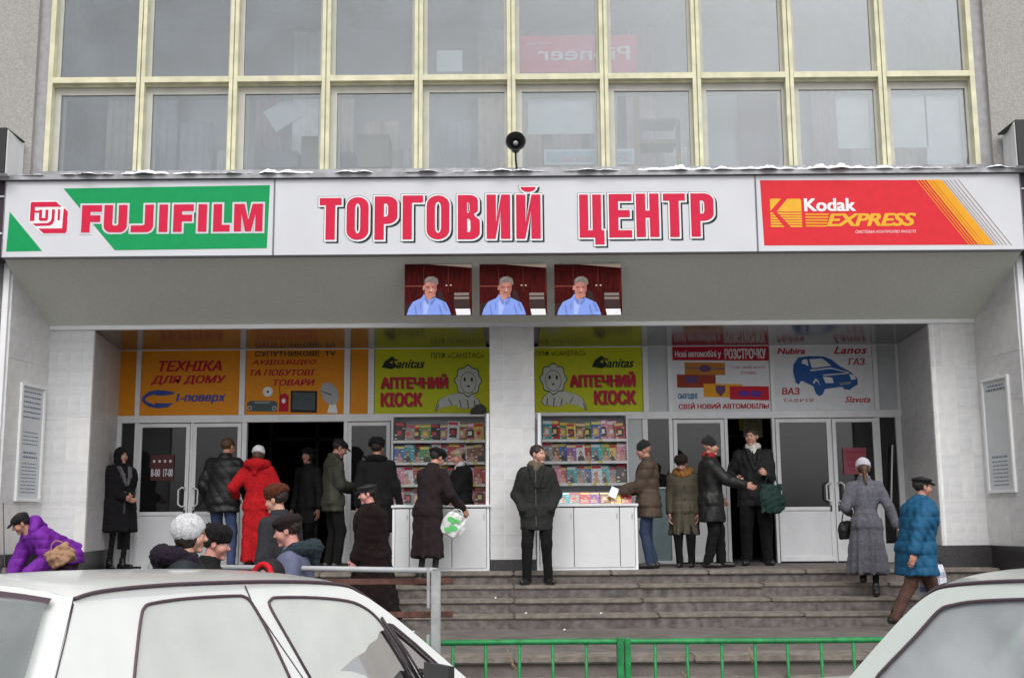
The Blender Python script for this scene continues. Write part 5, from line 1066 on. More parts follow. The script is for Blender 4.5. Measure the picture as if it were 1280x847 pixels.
PPL['fur_child'] = person('girl in black fur hat just beyond the white knitted hat, looking down right', 266, 8.0, 0, 1.63, 78, fem=True, head=(6, 12, 0), coat=dict(m=K('black_child_coat', (.012, .012, .013)), hem=.5, collar='stand'), legs=LG, hat=dict(style='fur', m=bfur, s=.98), hair=dict(m=dhair, style='short'), skin_i=3, seed=23)
# ================================================================ kiosks
shelfm = M['white']
def kiosk(side, label, x0, x1, xr0, xr1, doors, seed):
    """white counter on the platform edge and a magazine rack against the shop front"""
    k = empty('kiosk', label, 'kiosk', group='newspaper and pharmacy kiosks')
    zt = Z(640, 630, YA); yb0, yb1 = YA - .02, YA + .48
    zc = zt - .035
    b = MB(); b.bevbox((x0, yb0, ZP), (x0 + .03, yb1, zc), .003); b.bevbox((x1 - .03, yb0, ZP), (x1, yb1, zc), .003); b.bevbox((x0 + .03, yb0, ZP), (x1 - .03, yb0 + .02, ZP + .04), .003); b.box((x0 + .03, yb1 - .02, ZP), (x1 - .03, yb1, zc))
    b.build('counter', M['white'], k)
    MB().bevbox((x0 - .015, yb0 - .025, zc + .001), (x1 + .015, yb1 + .01, zt), .006).build('counter_top', mat('white_laminate', (.70, .71, .73), .35, var=.03, dirt=.1), k)
    ds = [x0 + .032 + (x1 - x0 - .064) * t for t in doors]
    for i in range(len(ds) - 1):
        d = MB().bevbox((ds[i] + .004, yb0 - .012, ZP + .03), (ds[i + 1] - .004, yb0 + .006, zc - .012), .004).build('counter_panel', mat('counter_panel_white', (.66, .67, .69), .45, var=.04, dirt=.15, dscale=4, dcol=(.45, .45, .46)), k)
        MB().bevbox((ds[i + 1] - .035, yb0 - .026, zc - .14), (ds[i + 1] - .022, yb0 - .013, zc - .08), .003).build('handle', M['chrome'], d)
    # rack
    zs = [zb(v) for v in (553, 580, 607, 633)]; zr1 = zb(522)
    r = MB(); yr = YB - .30; r.box((xr0, YB - .06, zs[3]), (xr1, YB - .03, zr1)); r.build('rack_back', mat('rack_back_grey', (.40, .42, .44), .6), k)
    for x in (xr0 - .02, xr1 + .001): MB().bevbox((x, yr, zs[3] - .02), (x + .019, YB - .03, zr1), .003).build('rack_side', shelfm, k)
    MB().bevbox((xr0, yr - .0, zr1), (xr1, YB - .03, zr1 + .025), .003).build('rack_top', shelfm, k)
    for z in zs: MB().bevbox((xr0, yr, z - .012), (xr1, YB - .062, z + .006), .003).bevbox((xr0, yr - .008, z - .014), (xr1, yr - .001, z + .022), .003).build('shelf', shelfm, k)
    rg = random.Random(seed); pcard = mat('price_card', (.78, .78, .72), .6); ycard = mat('price_card_yellow', (.70, .60, .15), .6)
    for z in zs[:3]:
        x = xr0 + .06
        while x < xr1 - .08:
            w_ = rg.uniform(.03, .055); c_ = MB().box((x, yr - .012, z - .012), (x + w_, yr - .0095, z + .024)).build('price_card', rg.choice((pcard, pcard, ycard)), k); x += w_ + rg.uniform(.05, .16)
    return k, zs, yr, zt
xk = [X(490.5, 670, YA), X(613, 670, YA) - .012, X(671, 670, YA) + .0, X(797, 670, YA)]
kl, zsl, yrl, ztc = kiosk('l', 'white kiosk with magazine rack and counter left of the tiled pillar', xk[0], xk[1], xb(494, 580), xb(607, 580), [0, .16, .62, 1.0], 1)
kr, zsr, yrr, _ = kiosk('r', 'white kiosk with magazine rack and counter right of the tiled pillar', xk[2], xk[3], xb(677, 580), xb(781, 580), [0, .36, .84, 1.0], 2)
# side boards at the pillar
for par, px in ((kl, 608.5), (kr, 673)):
    x = X(px, 600, YA + .05); MB().hexa([(x - .02, YA + .03, ZP), (x + .02, YA + .03, ZP), (x + .02, YA + .35, ZP), (x - .02, YA + .35, ZP)] + [(x + .0, YA + .03, Z(640, 516, YA)), (x + .035, YA + .03, Z(640, 516, YA)), (x + .035, YA + .35, Z(640, 516, YA)), (x + .0, YA + .35, Z(640, 516, YA))]).build('side_board', M['white'], par)
# magazines: every one a thin glossy booklet standing on a shelf
PALS = {'red': ((.50, .03, .04), (.75, .6, .2)), 'pink': ((.65, .22, .33), (.75, .75, .78)), 'blue': ((.06, .16, .42), (.8, .7, .15)), 'green': ((.08, .30, .12), (.75, .6, .1)), 'yellow': ((.70, .52, .08), (.55, .03, .05)),
        'white': ((.62, .63, .66), (.55, .04, .08)), 'teal': ((.05, .34, .38), (.7, .7, .72)), 'black': ((.03, .03, .035), (.6, .05, .08)), 'purple': ((.22, .08, .32), (.75, .6, .25)), 'brown': ((.24, .12, .06), (.75, .65, .4)), 'grey': ((.28, .29, .31), (.6, .08, .1))}
for k_, v in PALS.items(): mat('cover_' + k_, v[0], .3, var=.45, vscale=38); mat('cover_title_' + k_, v[1], .3, var=.1)
mat('cover_skin', (.55, .30, .22), .35, var=.3, vscale=30); mat('cover_dark', (.05, .035, .03), .35, var=.5, vscale=40); mat('cover_text', (.75, .75, .77), .35); mat('paper_edge', (.65, .64, .6), .8)
magmesh = {}
def mag_mesh(colour, kind):
    if (colour, kind) in magmesh: return magmesh[(colour, kind)]
    w, h, t = .075, .27, .006; mb = MB(); rg = random.Random(hash((kind, len(colour))) % 999 + kind)
    mb.box((-w, 0, 0), (w, t, h), 0)
    def pr(poly, mi, l): mb.add([(x, -l, z) for x, z in poly], [tuple(range(len(poly)))], mi)
    pr(rect(-w + .006, h * .82, w - .006 - .02 * (kind % 2), h * .96), 1, .0006)
    if kind % 3 != 2:      # a head and shoulders
        cx = rg.uniform(-.02, .02); pr([(cx - .052, 0.02), (cx + .052, .02), (cx + .040, .085), (cx, .105), (cx - .040, .085)], 3 if kind % 2 else 2, .0008)
        pr([(cx + .026 * math.cos(R(a)), .135 + .036 * math.sin(R(a))) for a in range(0, 360, 40)], 3, .0010); pr([(cx + .020 * math.cos(R(a)), .130 + .028 * math.sin(R(a))) for a in range(0, 360, 40)], 2, .0014)
    else: pr(rect(-.05, .05, .045, .18), 3 if kind % 2 else 2, .0008); pr(rect(-.03, .09, .02, .15), 1, .0012)
    for i in range(2): pr(rect(-w + .01, .03 + .05 * i, -w + .045, .045 + .05 * i), 4, .0018)
    pr(rect(.03, .18, .068, .192), 4, .0018)
    o = mb.build('magazine', [MATS['cover_' + colour], MATS['cover_title_' + colour], MATS['cover_skin'], MATS['cover_dark'], MATS['cover_text']])
    me = o.data; bpy.data.objects.remove(o); magmesh[(colour, kind)] = me; return me
ORD = ['leftmost', 'second', 'third', 'fourth', 'fifth', 'sixth', 'seventh', 'eighth', 'ninth', 'tenth', 'eleventh', 'twelfth']
def mags(zs, xr0, xr1, yr, rows, kn, seed):
    rg = random.Random(seed)
    for ri, (z, cols) in enumerate(zip(zs, rows)):
        n = len(cols); w = (xr1 - xr0 - .03) / n; rn = ['top', 'middle', 'lower', 'bottom'][ri]
        for i, c in enumerate(cols):
            if not c: continue
            o = link('magazine', mag_mesh(c, (i * 3 + ri * 5 + seed) % 6)); sc = min(1.0, (w + .012) / .15)
            o.scale = (sc * rg.uniform(.98, 1.22), 1, rg.uniform(.90, 1.08)); o.location = (xr0 + .015 + w * (i + .5), yr + .02 + .014 * (i % 3) + rg.uniform(0, .006) + .008, z + .008); o.rotation_euler = (R(-14), R(rg.uniform(-4, 4)), R(rg.uniform(-3, 3)))
            where = ORD[i] if i == 0 else ('rightmost' if i == n - 1 else ORD[i] + ' from left')
            tag(o, f'{c} covered magazine, {where} on the {rn} shelf of the {kn} kiosk', 'magazine', f'magazines on the {kn} kiosk rack')
G_ = dict(R='red', P='pink', B='blue', G='green', Y='yellow', W='white', T='teal', K='black', U='purple', N='brown', E='grey'); D = lambda s: [G_.get(c) for c in s]
mags(zsl, xb(494, 580), xb(607, 580), yrl, [D('KERGKUWNPY'), D('BTKGPERWNN'), D('PWRUBBKWPR'), D('PEUWK..GER')], 'left', 5)
mags(zsr, xb(677, 580), xb(781, 580), yrr, [D('TRGYNGBPPR'), D('ENBUWRTGYP'), D('KPRTEBWTEK'), D('..........')], 'right', 8)
# magazines lying and standing on the counter of the right kiosk
rg = random.Random(4)
for i, c in enumerate(D('TBEYRPUWNGYER')):
    o = link('magazine', mag_mesh(c, i % 6)); t = i / 12; o.scale = (.85, 1, .56); o.location = (X(705, 625, YA + .2) + (X(783, 625, YA + .2) - X(705, 625, YA + .2)) * t, YA + .20 + .03 * (i % 2), ztc + .004); o.rotation_euler = (R(-22), 0, R(rg.uniform(-10, 10)))
    tag(o, f'{c} small magazine propped on the right counter, {ORD[i] + " from left" if i < 12 else "rightmost"}', 'magazine', 'small magazines propped on the right counter')
for i, c in enumerate(D('WGE')):
    o = link('magazine', mag_mesh(c, i)); o.rotation_euler = (R(-90), 0, R(20 * i - 10)); o.location = (X(500 + 16 * i, 628, YA + .2), YA + .25, ztc + .009 + .0 * i)
    tag(o, f'{c} magazine lying flat on the left kiosk counter, {["leftmost", "middle", "rightmost"][i]} of three', 'magazine', 'magazines lying on the left counter')
# a bundle of grey fabric on top of the left rack
q = Sh(); bx = at(598, 517, YB - .2); q.ell((0, 0, .05), (.10, .08, .06)); q.ell((.03, 0, .09), (.07, .07, .05)); q.ell((-.04, .01, .03), (.07, .09, .035)); q.noise(.012, 40, 2)
o = link('cloth_bundle', mesh_from('cloth_bundle', q.mesh(.009), cloth('grey_bundle', (.10, .10, .09)))); o.location = (bx.x, bx.y, zb(522) + .03); tag(o, 'rumpled grey cloth bundle lying on top of the left magazine rack', 'bundle')
# ================================================================ notices
def notice(name, label, cat, p00, u, n, w, h, rows, seed, big=()):
    """framed notice: p00 lower left corner, u along, n outward normal"""
    o = empty(name, label, cat); u = Vector(u).normalized(); n = Vector(n).normalized(); z = Vector((0, 0, 1)); P = lambda a, b, c: Vector(p00) + u * a + z * b + n * c
    def slab(a0, a1, b0, b1, c0, c1, nm, m): 
        mb = MB(); mb.hexa([P(a0, b0, c0), P(a1, b0, c0), P(a1, b0, c1), P(a0, b0, c1), P(a0, b1, c0), P(a1, b1, c0), P(a1, b1, c1), P(a0, b1, c1)]); return mb.build(nm, m, o)
    slab(0, w, 0, h, .003, .015, 'board', mat('notice_white', (.58, .60, .62), .5, var=.03))
    for q in ((-.035, 0, -.035, h + .035), (w, w + .035, -.035, h + .035), (0, w, -.035, 0), (0, w, h, h + .035)): slab(*q, .003, .035, 'frame', M['white'])
    rg = random.Random(seed); mb = MB()
    for r in rows:      # lines of small lettering, each word a short stroke
        yb, ht, x0, x1 = r; x = x0
        while x < x1:
            l = min(rg.uniform(.02, .07), x1 - x); mb.add([P(x, yb, .0165), P(x + l, yb, .0165), P(x + l, yb + ht, .0165), P(x, yb + ht, .0165)], [(0, 1, 2, 3)]); x += l + .012
    ob = mb.build('small_print', mat('notice_ink', (.13, .17, .26), .6), o); ob['kind'] = 'stuff'; return o
# left board on the splayed left wall
def on_wall(px, py, o3, d3):
    n = Vector((-d3.y, d3.x, 0)); d = ray(px, py); t = n.dot(Vector(o3) - CAM) / n.dot(d); return CAM + d * t
dL = dl.normalized(); OL = Vector((XL0, YF + .005, 0)); nL = Vector((dL.y, -dL.x, 0))
a, b = on_wall(22, 560, OL + nL * .02, dL), on_wall(49, 560, OL + nL * .02, dL); z0, z1 = on_wall(36, 623, OL, dL).z, on_wall(36, 484, OL, dL).z
wl = (Vector((b.x, b.y, 0)) - Vector((a.x, a.y, 0))).length; hl = z1 - z0
rws = [(hl * t, .012, wl * .15, wl * .85) for t in np.arange(.05, .32, .032)] + [(hl * .36, .022, wl * .2, wl * .85), (hl * .40, .022, wl * .2, wl * .8)] + [(hl * t, .012, wl * .15, wl * .85) for t in np.arange(.48, .62, .035)] + [(hl * t, .018, wl * .1, wl * .9) for t in np.arange(.72, .97, .045)]
notice('information_board', 'tall white information board with dense dark lettering on the left side wall', 'notice board', (a.x + nL.x * .003, a.y + nL.y * .003, z0), dL, nL, wl, hl, rws, 1)
dR_ = dr.normalized(); OR_ = Vector((XR0, YF + .005, 0)); nR = Vector((-dR_.y, dR_.x, 0))
a, b = on_wall(1236, 560, OR_ + nR * .02, dR_), on_wall(1266, 560, OR_ + nR * .02, dR_); z0, z1 = on_wall(1252, 612, OR_, dR_).z, on_wall(1250, 474, OR_, dR_).z
wl = (Vector((b.x, b.y, 0)) - Vector((a.x, a.y, 0))).length; hl = z1 - z0
rws = [(hl * t, .012, wl * .2, wl * .85) for t in np.arange(.04, .26, .035)] + [(hl * .29, .02, wl * .2, wl * .85), (hl * .90, .03, wl * .1, wl * .9), (hl * .94, .02, wl * .15, wl * .85)]
notice('information_board', 'tall white information board, mostly blank in the middle, on the right side wall', 'notice board', (b.x, b.y, z0), -dR_ * -1 if False else (Vector((a.x, a.y, 0)) - Vector((b.x, b.y, 0))), nR, wl, hl, rws, 2)
# door stickers
def card(name, label, cat, x0, z0, x1, z1, y, m, text=None, tm=None, sh=0):
    o = empty(name, label, cat); MB().box((x0, y, z0), (x1, y + .004, z1)).build('sheet', m, o)
    pn = Panel(o, y, x0, z0, x1, z1, (0, 1, 0, 0, 1, 1))
    for t in (text or []): pn.text(t[0], t[1], t[2], t[3], t[4], tm, .003, sh, .02)
    return pn
card('door_notice', 'dark red opening hours notice on the leftmost door glass', 'notice', xb(190, 575), zb(597), xb(219, 575), zb(565), YB - .055, mat('notice_dark_red', (.07, .008, .012), .5), [('8-00', .03, .55, .42, .85), ('17-00', .56, .55, .97, .85), ('- - - -', .1, .2, .9, .3)], WHT)
card('door_notice', 'pink red notice on the right door glass beside the woman in grey', 'notice', xb(1053, 580), zb(596), xb(1082, 580), zb(563), YB - .055, mat('notice_pink', (.30, .06, .09), .5), [('ПРОДАЄТЬСЯ', .05, .1, .95, .25), ('ТОРГОВЕ', .1, .35, .9, .5), ('МІСЦЕ', .2, .6, .8, .75)], MAR)
hp_ = card('hanging_sign', 'small pale yellow sign hanging inside the right open doorway', 'sign', X(929, 535, 17.2), Z(640, 549, 17.2), X(953, 535, 17.2), Z(640, 524, 17.2), 17.2, mat('sign_pale_yellow', (.62, .60, .34), .6), [('ВХІД', .25, .08, .75, .28)], MAR)
MB().box((X(924, 535, 17.2), 17.2, Z(640, 540, 17.2)), (X(928.5, 535, 17.2), 17.22, Z(640, 524, 17.2))).build('edge', ink('print_gold', (.55, .42, .05)), hp_.o)
for dx in (.05, .22): MB().tube([(X(929, 535, 17.2) + dx, 17.205, Z(640, 524, 17.2)), (X(929, 535, 17.2) + dx, 17.205, ZC)], .004, 6).build('cord', M['black'], hp_.o)
# ================================================================ upstairs windows: things behind the glass
def slabf(name, label, cat, px0, py0, px1, py1, Y, m, thick=.02):
    a = at(px0, py1, Y); b = at(px1, py0, Y); return tag(MB().bevbox((a.x, Y, a.z), (b.x, Y + thick, b.z), .003).build(name, m), label, cat)
pb = empty('banner', 'pink banner with mirrored Pioneer lettering seen through the upstairs window', 'banner'); YN = 13.60
a, b = at(649, 91, YN), at(795, 44, YN); MB().box((a.x, YN, a.z), (b.x, YN + .01, b.z)).build('sheet', mat('banner_pink', (.62, .02, .13), .6), pb)
pn = Panel(pb, YN, a.x, a.z, b.x, b.z, (649, 795, 44, 44, 91, 91)); pn.text('Pioneer', 672, 58, 787, 76, mat('banner_white', (.72, .66, .70), .6), .004, 0, .03, flip=True)
pn.text('sound vision', 658, 52, 690, 55, mat('banner_white', (1, 1, 1)), .004, flip=True)
wp = mat('white_paper', (.74, .78, .80), .7)
slabf('window_blind', 'pale blind hanging in the lower window right of the loudspeaker', 'blind', 660, 112, 746, 168, 13.64, wp)
slabf('paper_sheet', 'small white paper sheet standing in the upper window left of centre', 'paper', 546, 63, 578, 90, 13.64, wp)
o = slabf('paper_sheet', 'tilted white paper sheet in the third lower window', 'paper', 334, 128, 372, 158, 13.64, wp); me = o.data
cx_ = sum((v.co for v in me.vertices), Vector()) / len(me.vertices)
for v in me.vertices: d = v.co - cx_; v.co = cx_ + Matrix.Rotation(R(-32), 3, 'Y') @ d
slabf('window_blind', 'pale blind in the ninth lower window', 'blind', 1048, 116, 1096, 186, 13.64, wp)
slabf('window_blind', 'longer pale blind in the far right lower window', 'blind', 1160, 116, 1208, 206, 13.64, wp); slabf('window_blind', 'shorter pale blind in the far right lower window', 'blind', 1112, 116, 1157, 185, 13.64, wp)
slabf('panel_screen', 'dull violet screen standing behind the eighth lower window', 'screen', 925, 116, 978, 208, 14.0, mat('violet_screen', (.20, .13, .17), .8)); slabf('panel_screen', 'pale grey screen behind the eighth lower window', 'screen', 884, 116, 922, 208, 14.1, mat('grey_screen', (.42, .44, .46), .8))
slabf('cupboard', 'tan cupboard behind the fourth lower window', 'cupboard', 446, 168, 486, 209, 14.2, mat('tan_wood', (.38, .30, .22), .7), .4); slabf('cupboard', 'dark low cupboard at the left of the fourth lower window', 'cupboard', 416, 190, 444, 209, 14.0, mat('dark_wood', (.10, .09, .10), .7), .4)
slabf('cardboard_box', 'grey box behind the third lower window', 'box', 318, 188, 372, 209, 14.0, mat('grey_card', (.25, .25, .28), .8), .4); slabf('cardboard_box', 'tan box at the right of the third lower window', 'box', 376, 170, 402, 209, 14.1, mat('tan_card', (.36, .31, .26), .8), .4)
o = empty('shelf_rack', 'brown wooden shelf rack behind the seventh lower window', 'shelves'); mt = mat('brown_wood', (.34, .22, .14), .7)
for (x0, y0, x1, y1) in ((794, 118, 799, 209), (846, 150, 850, 209), (799, 174, 846, 179), (799, 148, 846, 151)): a = at(x0, y1, 14.1); b = at(x1, y0, 14.1); MB().box((a.x, 14.1, a.z), (b.x, 14.14 if x1 - x0 < 10 else 14.5, b.z)).build('board', mt, o)
ws = empty('window_sign', 'long light box sign with pale blue and red print on the lower window sill', 'sign'); a, b = at(680, 206, 13.66), at(793, 186, 13.66)
MB().bevbox((a.x, 13.66, a.z), (b.x, 13.7, b.z), .004).build('frame', wp, ws); MB().box((a.x + .03, 13.654, a.z + .03), (b.x - .03, 13.6595, b.z - .03)).build('face', mat('print_ice_blue', (.30, .48, .60), .5, var=.2), ws)
pn = Panel(ws, 13.654, a.x, a.z, b.x, b.z, (680, 793, 186, 186, 206, 206)); pn.text('МАГАЗИН', 703, 196, 740, 203, ink('print_soft_red', (.55, .12, .18)), .003); pn.text('1-2', 768, 192, 784, 202, ink('print_soft_red', (.55, .12, .18)), .003)
# horn loudspeaker
hs_ = empty('loudspeaker', 'round black horn loudspeaker on a bracket in front of the centre window mullion', 'loudspeaker'); c = at(644.5, 180, 12.98); rt = Matrix.Rotation(R(90), 3, 'X')
MB().lathe([(.118, .10), (.112, .11), (.10, .09), (.055, .0), (.03, -.03), (.001, -.03)], 28, c, rt).lathe([(.118, .10), (.105, .06), (.05, -.04), (.035, -.12), (.05, -.13), (.05, -.2), (.001, -.2)], 28, c, rt).build('horn', mat('horn_black', (.02, .02, .021), .35), hs_)
MB().lathe([(.001, .062), (.022, .056), (.03, .03), (.028, .0)], 18, c, rt).build('centre_cone', mat('horn_grey', (.45, .45, .44), .4), hs_)
MB().tube([c + Vector((0, .12, -.03)), c + Vector((0, .10, -.14)), c + Vector((.01, .15, -.24)), (c.x, 13.3, zs1 + .05)], .012).build('bracket', M['black'], hs_)
# boxes at both ends of the sign
for px, lbl, sg in ((12, 'black sided flood lamp box with white edge at the left end of the canopy', -1), (1266, 'black sided flood lamp box with white edge at the right end of the canopy', 1)):
    o = empty('lamp_box', lbl, 'lamp box'); yb_ = 12.82
    xi = X(28, 190, 13.3) if sg < 0 else X(1256, 190, 13.3); xo = X(9, 190, yb_) if sg < 0 else X(1270, 190, yb_); zlo, zhi = Z(640, 214, 12.9), Z(640, 160, 12.9)
    q = [(xo, yb_), (xi, 13.2), (xi, 13.34), (xo + sg * 2.0, 13.34), (xo + sg * 2.0, yb_)]
    if sg > 0: q = q[::-1]
    n_ = len(q); MB().add([(x, y, zlo) for x, y in q] + [(x, y, zhi) for x, y in q], [tuple(reversed(range(n_))), tuple(range(n_, 2 * n_))] + [(i, (i + 1) % n_, (i + 1) % n_ + n_, i + n_) for i in range(n_)]).build('casing', M['white'], o)
    xa_, xb2 = sorted((xo + sg * .01, xo + sg * 1.99)); MB().bevbox((xa_, yb_ - .02, zlo - .0), (xb2, yb_ - .001, zhi + .02), .004).build('front_panel', M['black'], o)
    MB().bevbox((xa_, yb_ + .02, zhi + .001), (xb2, 13.3, zhi + .02), .004).build('lid', M['black'], o)
    xc_ = xo + sg * .32; MB().lathe([(.001, .03), (.05, .028), (.07, .015), (.075, 0)], 18, (xc_, yb_ - .02, (zlo + zhi) / 2), rt).build('lamp', mat('lamp_grey', (.10, .09, .085), .3), o)
    # dark lattice panel below
    o2 = empty('side_panel', ('dark violet steel panel with pale rails at the left of the canopy sign' if sg < 0 else 'dark violet steel panel with pale rails at the right of the canopy sign'), 'panel')
    x1, x2 = (xs[0] - 1.8, xs[0] - .02) if sg < 0 else (xs[3] + .02, xs[3] + 1.8)
    MB().bevbox((x1, 13.05, zs0 + .0), (x2, 13.3, zlo - .01), .004).build('sheet', mat('dark_violet_paint', (.03, .012, .025), .5), o2)
    for z in (zs0 + .28, zs0 + .72): MB().bevbox((x1, 13.03, z), (x2, 13.049, z + .02), .003).build('rail', M['white'], o2)
# ================================================================ bags, held things
def bag(name, label, cat, c, size, m, rot=0, handle=None, tilt=0, seed=1, ns=.010):
    q = Sh(); w, d, h = size; q.stack((0, 0, 0), np.eye(3), [(-h, 0, 0, w * .80, d), (-h * .5, 0, 0, w, d * 1.15), (0, 0, 0, w * .75, d * .5)], k=.02); q.noise(ns, 34, seed)
    o = empty(name, label, cat, c, rot); o.rotation_euler.y = tilt
    link('bag_body', mesh_from('bag_body', q.mesh(.010), m), o)
    if handle:
        hm_ = MB(); pts = [(w * .5 * math.cos(R(t)), 0, handle * math.sin(R(t)) - .01) for t in range(0, 181, 15)]; hm_.tube(pts, .007, 6); hm_.build('handle', m if handle < .5 else m, o)
    return o
P_ = PPL
w = P_['white_scarf']['wr'][0]; bag('shopping_bag', 'dark green cloth bag hanging from the tall man in the right doorway', 'bag', (w.x + .05, w.y - .06, w.z - .14), (.165, .055, .36), cloth('dark_green_cloth', (.008, .030, .025), 'nylon'), R(12), .13, 0, 7, .012)
w = P_['grey_collar']['el'][1]; bag('handbag', 'small black handbag under the arm of the woman by the left pier', 'bag', (w.x - .10, w.y - .02, w.z + .02), (.15, .05, .16), cloth('slate_leather', (.022, .024, .032), 'leather'), 0, .12)
w = P_['grey_coat']['wr'][0]; bag('handbag', 'black handbag hanging at the left elbow of the woman in grey', 'bag', (w.x - .03, w.y - .02, w.z - .10), (.12, .05, .20), lea, 0, .14)
w = P_['buyer']['wr'][1]
o = bag('carrier_bag', 'white and green plastic carrier bag in the hand of the woman in brown', 'bag', (w.x - .06, w.y - .07, w.z - .05), (.13, .035, .28), mat('white_plastic_bag', (.62, .64, .62), .3, var=.2, vscale=12), R(8), .06, R(28))
for i, (x, z, s_) in enumerate(((-.03, -.10, .05), (.03, -.17, .045), (-.02, -.22, .04), (.04, -.08, .03))):
    MB().add([(x + s_ * math.cos(R(t)) * 1.2, -.048, z + s_ * math.sin(R(t)) * .7) for t in range(0, 360, 40)], [tuple(range(9))]).build('green_print', mat('bag_green', (.10, .50, .14), .3), o)
w = P_['blue_jacket']['wr'][0]
pm = bpy.data.materials.new('plaid_plastic'); pm.use_nodes = True; t = pm.node_tree; bs = t.nodes['Principled BSDF']; tc = t.nodes.new('ShaderNodeTexCoord')
acc = None
for ax, sc_ in ((0, 42), (2, 42)):
    sx_ = t.nodes.new('ShaderNodeSeparateXYZ'); t.links.new(tc.outputs['Object'], sx_.inputs[0]); mu = t.nodes.new('ShaderNodeMath'); mu.operation = 'MULTIPLY'; mu.inputs[1].default_value = sc_; t.links.new(sx_.outputs[ax], mu.inputs[0])
    sn_ = t.nodes.new('ShaderNodeMath'); sn_.operation = 'SINE'; t.links.new(mu.outputs[0], sn_.inputs[0]); gt = t.nodes.new('ShaderNodeMath'); gt.operation = 'GREATER_THAN'; gt.inputs[1].default_value = .35; t.links.new(sn_.outputs[0], gt.inputs[0])
    if acc: ad = t.nodes.new('ShaderNodeMath'); ad.operation = 'ADD'; t.links.new(acc, ad.inputs[0]); t.links.new(gt.outputs[0], ad.inputs[1]); acc = ad.outputs[0]
    else: acc = gt.outputs[0]
hf = t.nodes.new('ShaderNodeMath'); hf.operation = 'MULTIPLY'; hf.inputs[1].default_value = .5; t.links.new(acc, hf.inputs[0]); cr = t.nodes.new('ShaderNodeValToRGB'); cr.color_ramp.elements[0].color = (.62, .62, .68, 1); cr.color_ramp.elements[1].color = (.10, .13, .24, 1); t.links.new(hf.outputs[0], cr.inputs[0]); t.links.new(cr.outputs[0], bs.inputs['Base Color']); bs.inputs['Roughness'].default_value = .4
bag('shopping_bag', 'white and blue checked bag carried by the man in the teal jacket', 'bag', (w.x + .02, w.y + .0, w.z - .12), (.16, .09, .42), pm, 0, .12)
w = P_['purple']['wr'][1]; w0 = P_['purple']['wr'][0]
bag('shopping_bag', 'crumpled tan bag held by the woman in purple', 'bag', at(72, 684, 12.3), (.14, .07, .18), cloth('tan_crumpled_bag', (.34, .20, .12), 'nylon'), 0, .08, R(-25), 3, .022)
w = P_['brown_knit']['wr'][0]; o = MB().bevbox((-.05, -.004, -.07), (.05, .004, .07), .002).build('folded_paper', wp); o.location = (w.x - .10, w.y - .03, w.z - .02); o.rotation_euler = (R(-20), R(25), 0); tag(o, 'folded white paper in the hands of the man in brown', 'paper')
# ================================================================ railings
gr = cloth('x', (1, 1, 1)) if False else None
rail = empty('railing', 'grey pipe railing with rusty lower rails ending in a square post', 'railing')
pA, pB = Vector((X(186, 707, 8.9), 8.9, 0)), Vector((X(545, 712, 8.0), 8.0, 0)); zA = Z(186, 707, 8.9); zB = Z(545, 712.5, 8.0)
MB().tube([(pA.x, pA.y, zA), (pB.x, pB.y, zB)], .019, 10).build('top_rail', mat('grey_rail_paint', (.42, .43, .45), .45, var=.1, dirt=.3), rail)
rust = mat('rusty_rail', (.11, .045, .035), .85, var=.4, vscale=20, bump=.4)
for py in (727, 769):
    z_ = Z(480, py, 8.1); MB().bevbox((pA.x, 8.15, z_ - .02), (X(566, py, 8.15), 8.19, z_ + .02), .004).build('lower_rail', rust, rail)
MB().bevbox((pB.x - .032, 7.97, 0), (pB.x + .032, 8.03, zB + .0), .006).bevbox((pB.x - .02, 7.98, zB + .001), (pB.x + .02, 8.02, zB + .015), .003).build('post', mat('grey_post_paint', (.34, .36, .36), .55, var=.12, vscale=20, dirt=.3, dscale=6), rail)
MB().bevbox((pB.x - .062, 8.0, zB - .25), (pB.x - .040, 8.02, zB + .02), .003).bevbox((pB.x - .062, 8.0, zB - .60), (pB.x - .040, 8.02, zB - .42), .003).bevbox((pB.x - .066, 8.0, zB - .95), (pB.x - .044, 8.02, zB - .8), .003).build('strap', mat('grey_post_paint', (1, 1, 1)), rail)
MB().bevbox((pA.x - .05, 8.87, 0), (pA.x + .01, 8.93, zA + .03), .006).build('post', mat('grey_post_paint', (1, 1, 1)), rail)
MB().bevbox((pA.x + .02, 8.84, zA - .04), (pA.x + .10, 8.9, zA + .035), .006).build('clamp', mat('grey_post_paint', (1, 1, 1)), rail)
# green fence
gf = empty('fence', 'low bright green metal fence along the foot of the steps', 'fence'); gm = mat('bright_green_paint', (.012, .24, .065), .5, var=.35, vscale=18, bump=.4, bscale=60, dirt=.55, dscale=9, dcol=(.015, .06, .03))
YG = 8.75; zf0 = Z(780, 801.5, YG)
mbr = MB(); xg0, xg1 = X(300, 810, YG), X(1330, 810, YG); mbr.tube([(xg0, YG, zf0 - .004), (xg0 + 2.2, YG, zf0 + .004), (xg0 + 4.1, YG, zf0 - .002), (xg1, YG, zf0 + .006)], .021, 8).build('top_rail', gm, gf)
MB().tube([(xg0, YG, .12), (xg1, YG, .12)], .018, 8).build('bottom_rail', gm, gf)
px = 566 - 41.6 * 6
bal = MB().tube([(0, 0, .12), (0, 0, zf0 - .015)], .0125, 7).build('baluster', gm, gf); bal.location = (X(566, 820, YG), YG, 0)
k = 0
for i in range(-6, 19):
    if i == 5 or i == 0: continue
    pxx = 566 + 41.6 * i + (3 if i > 5 else 0); c_ = bal.copy(); COL.objects.link(c_); c_.parent = gf; c_.location = (X(pxx, 820, YG), YG + random.uniform(-.003, .003), 0); c_.rotation_euler = (0, R(random.uniform(-.6, .6)), 0)
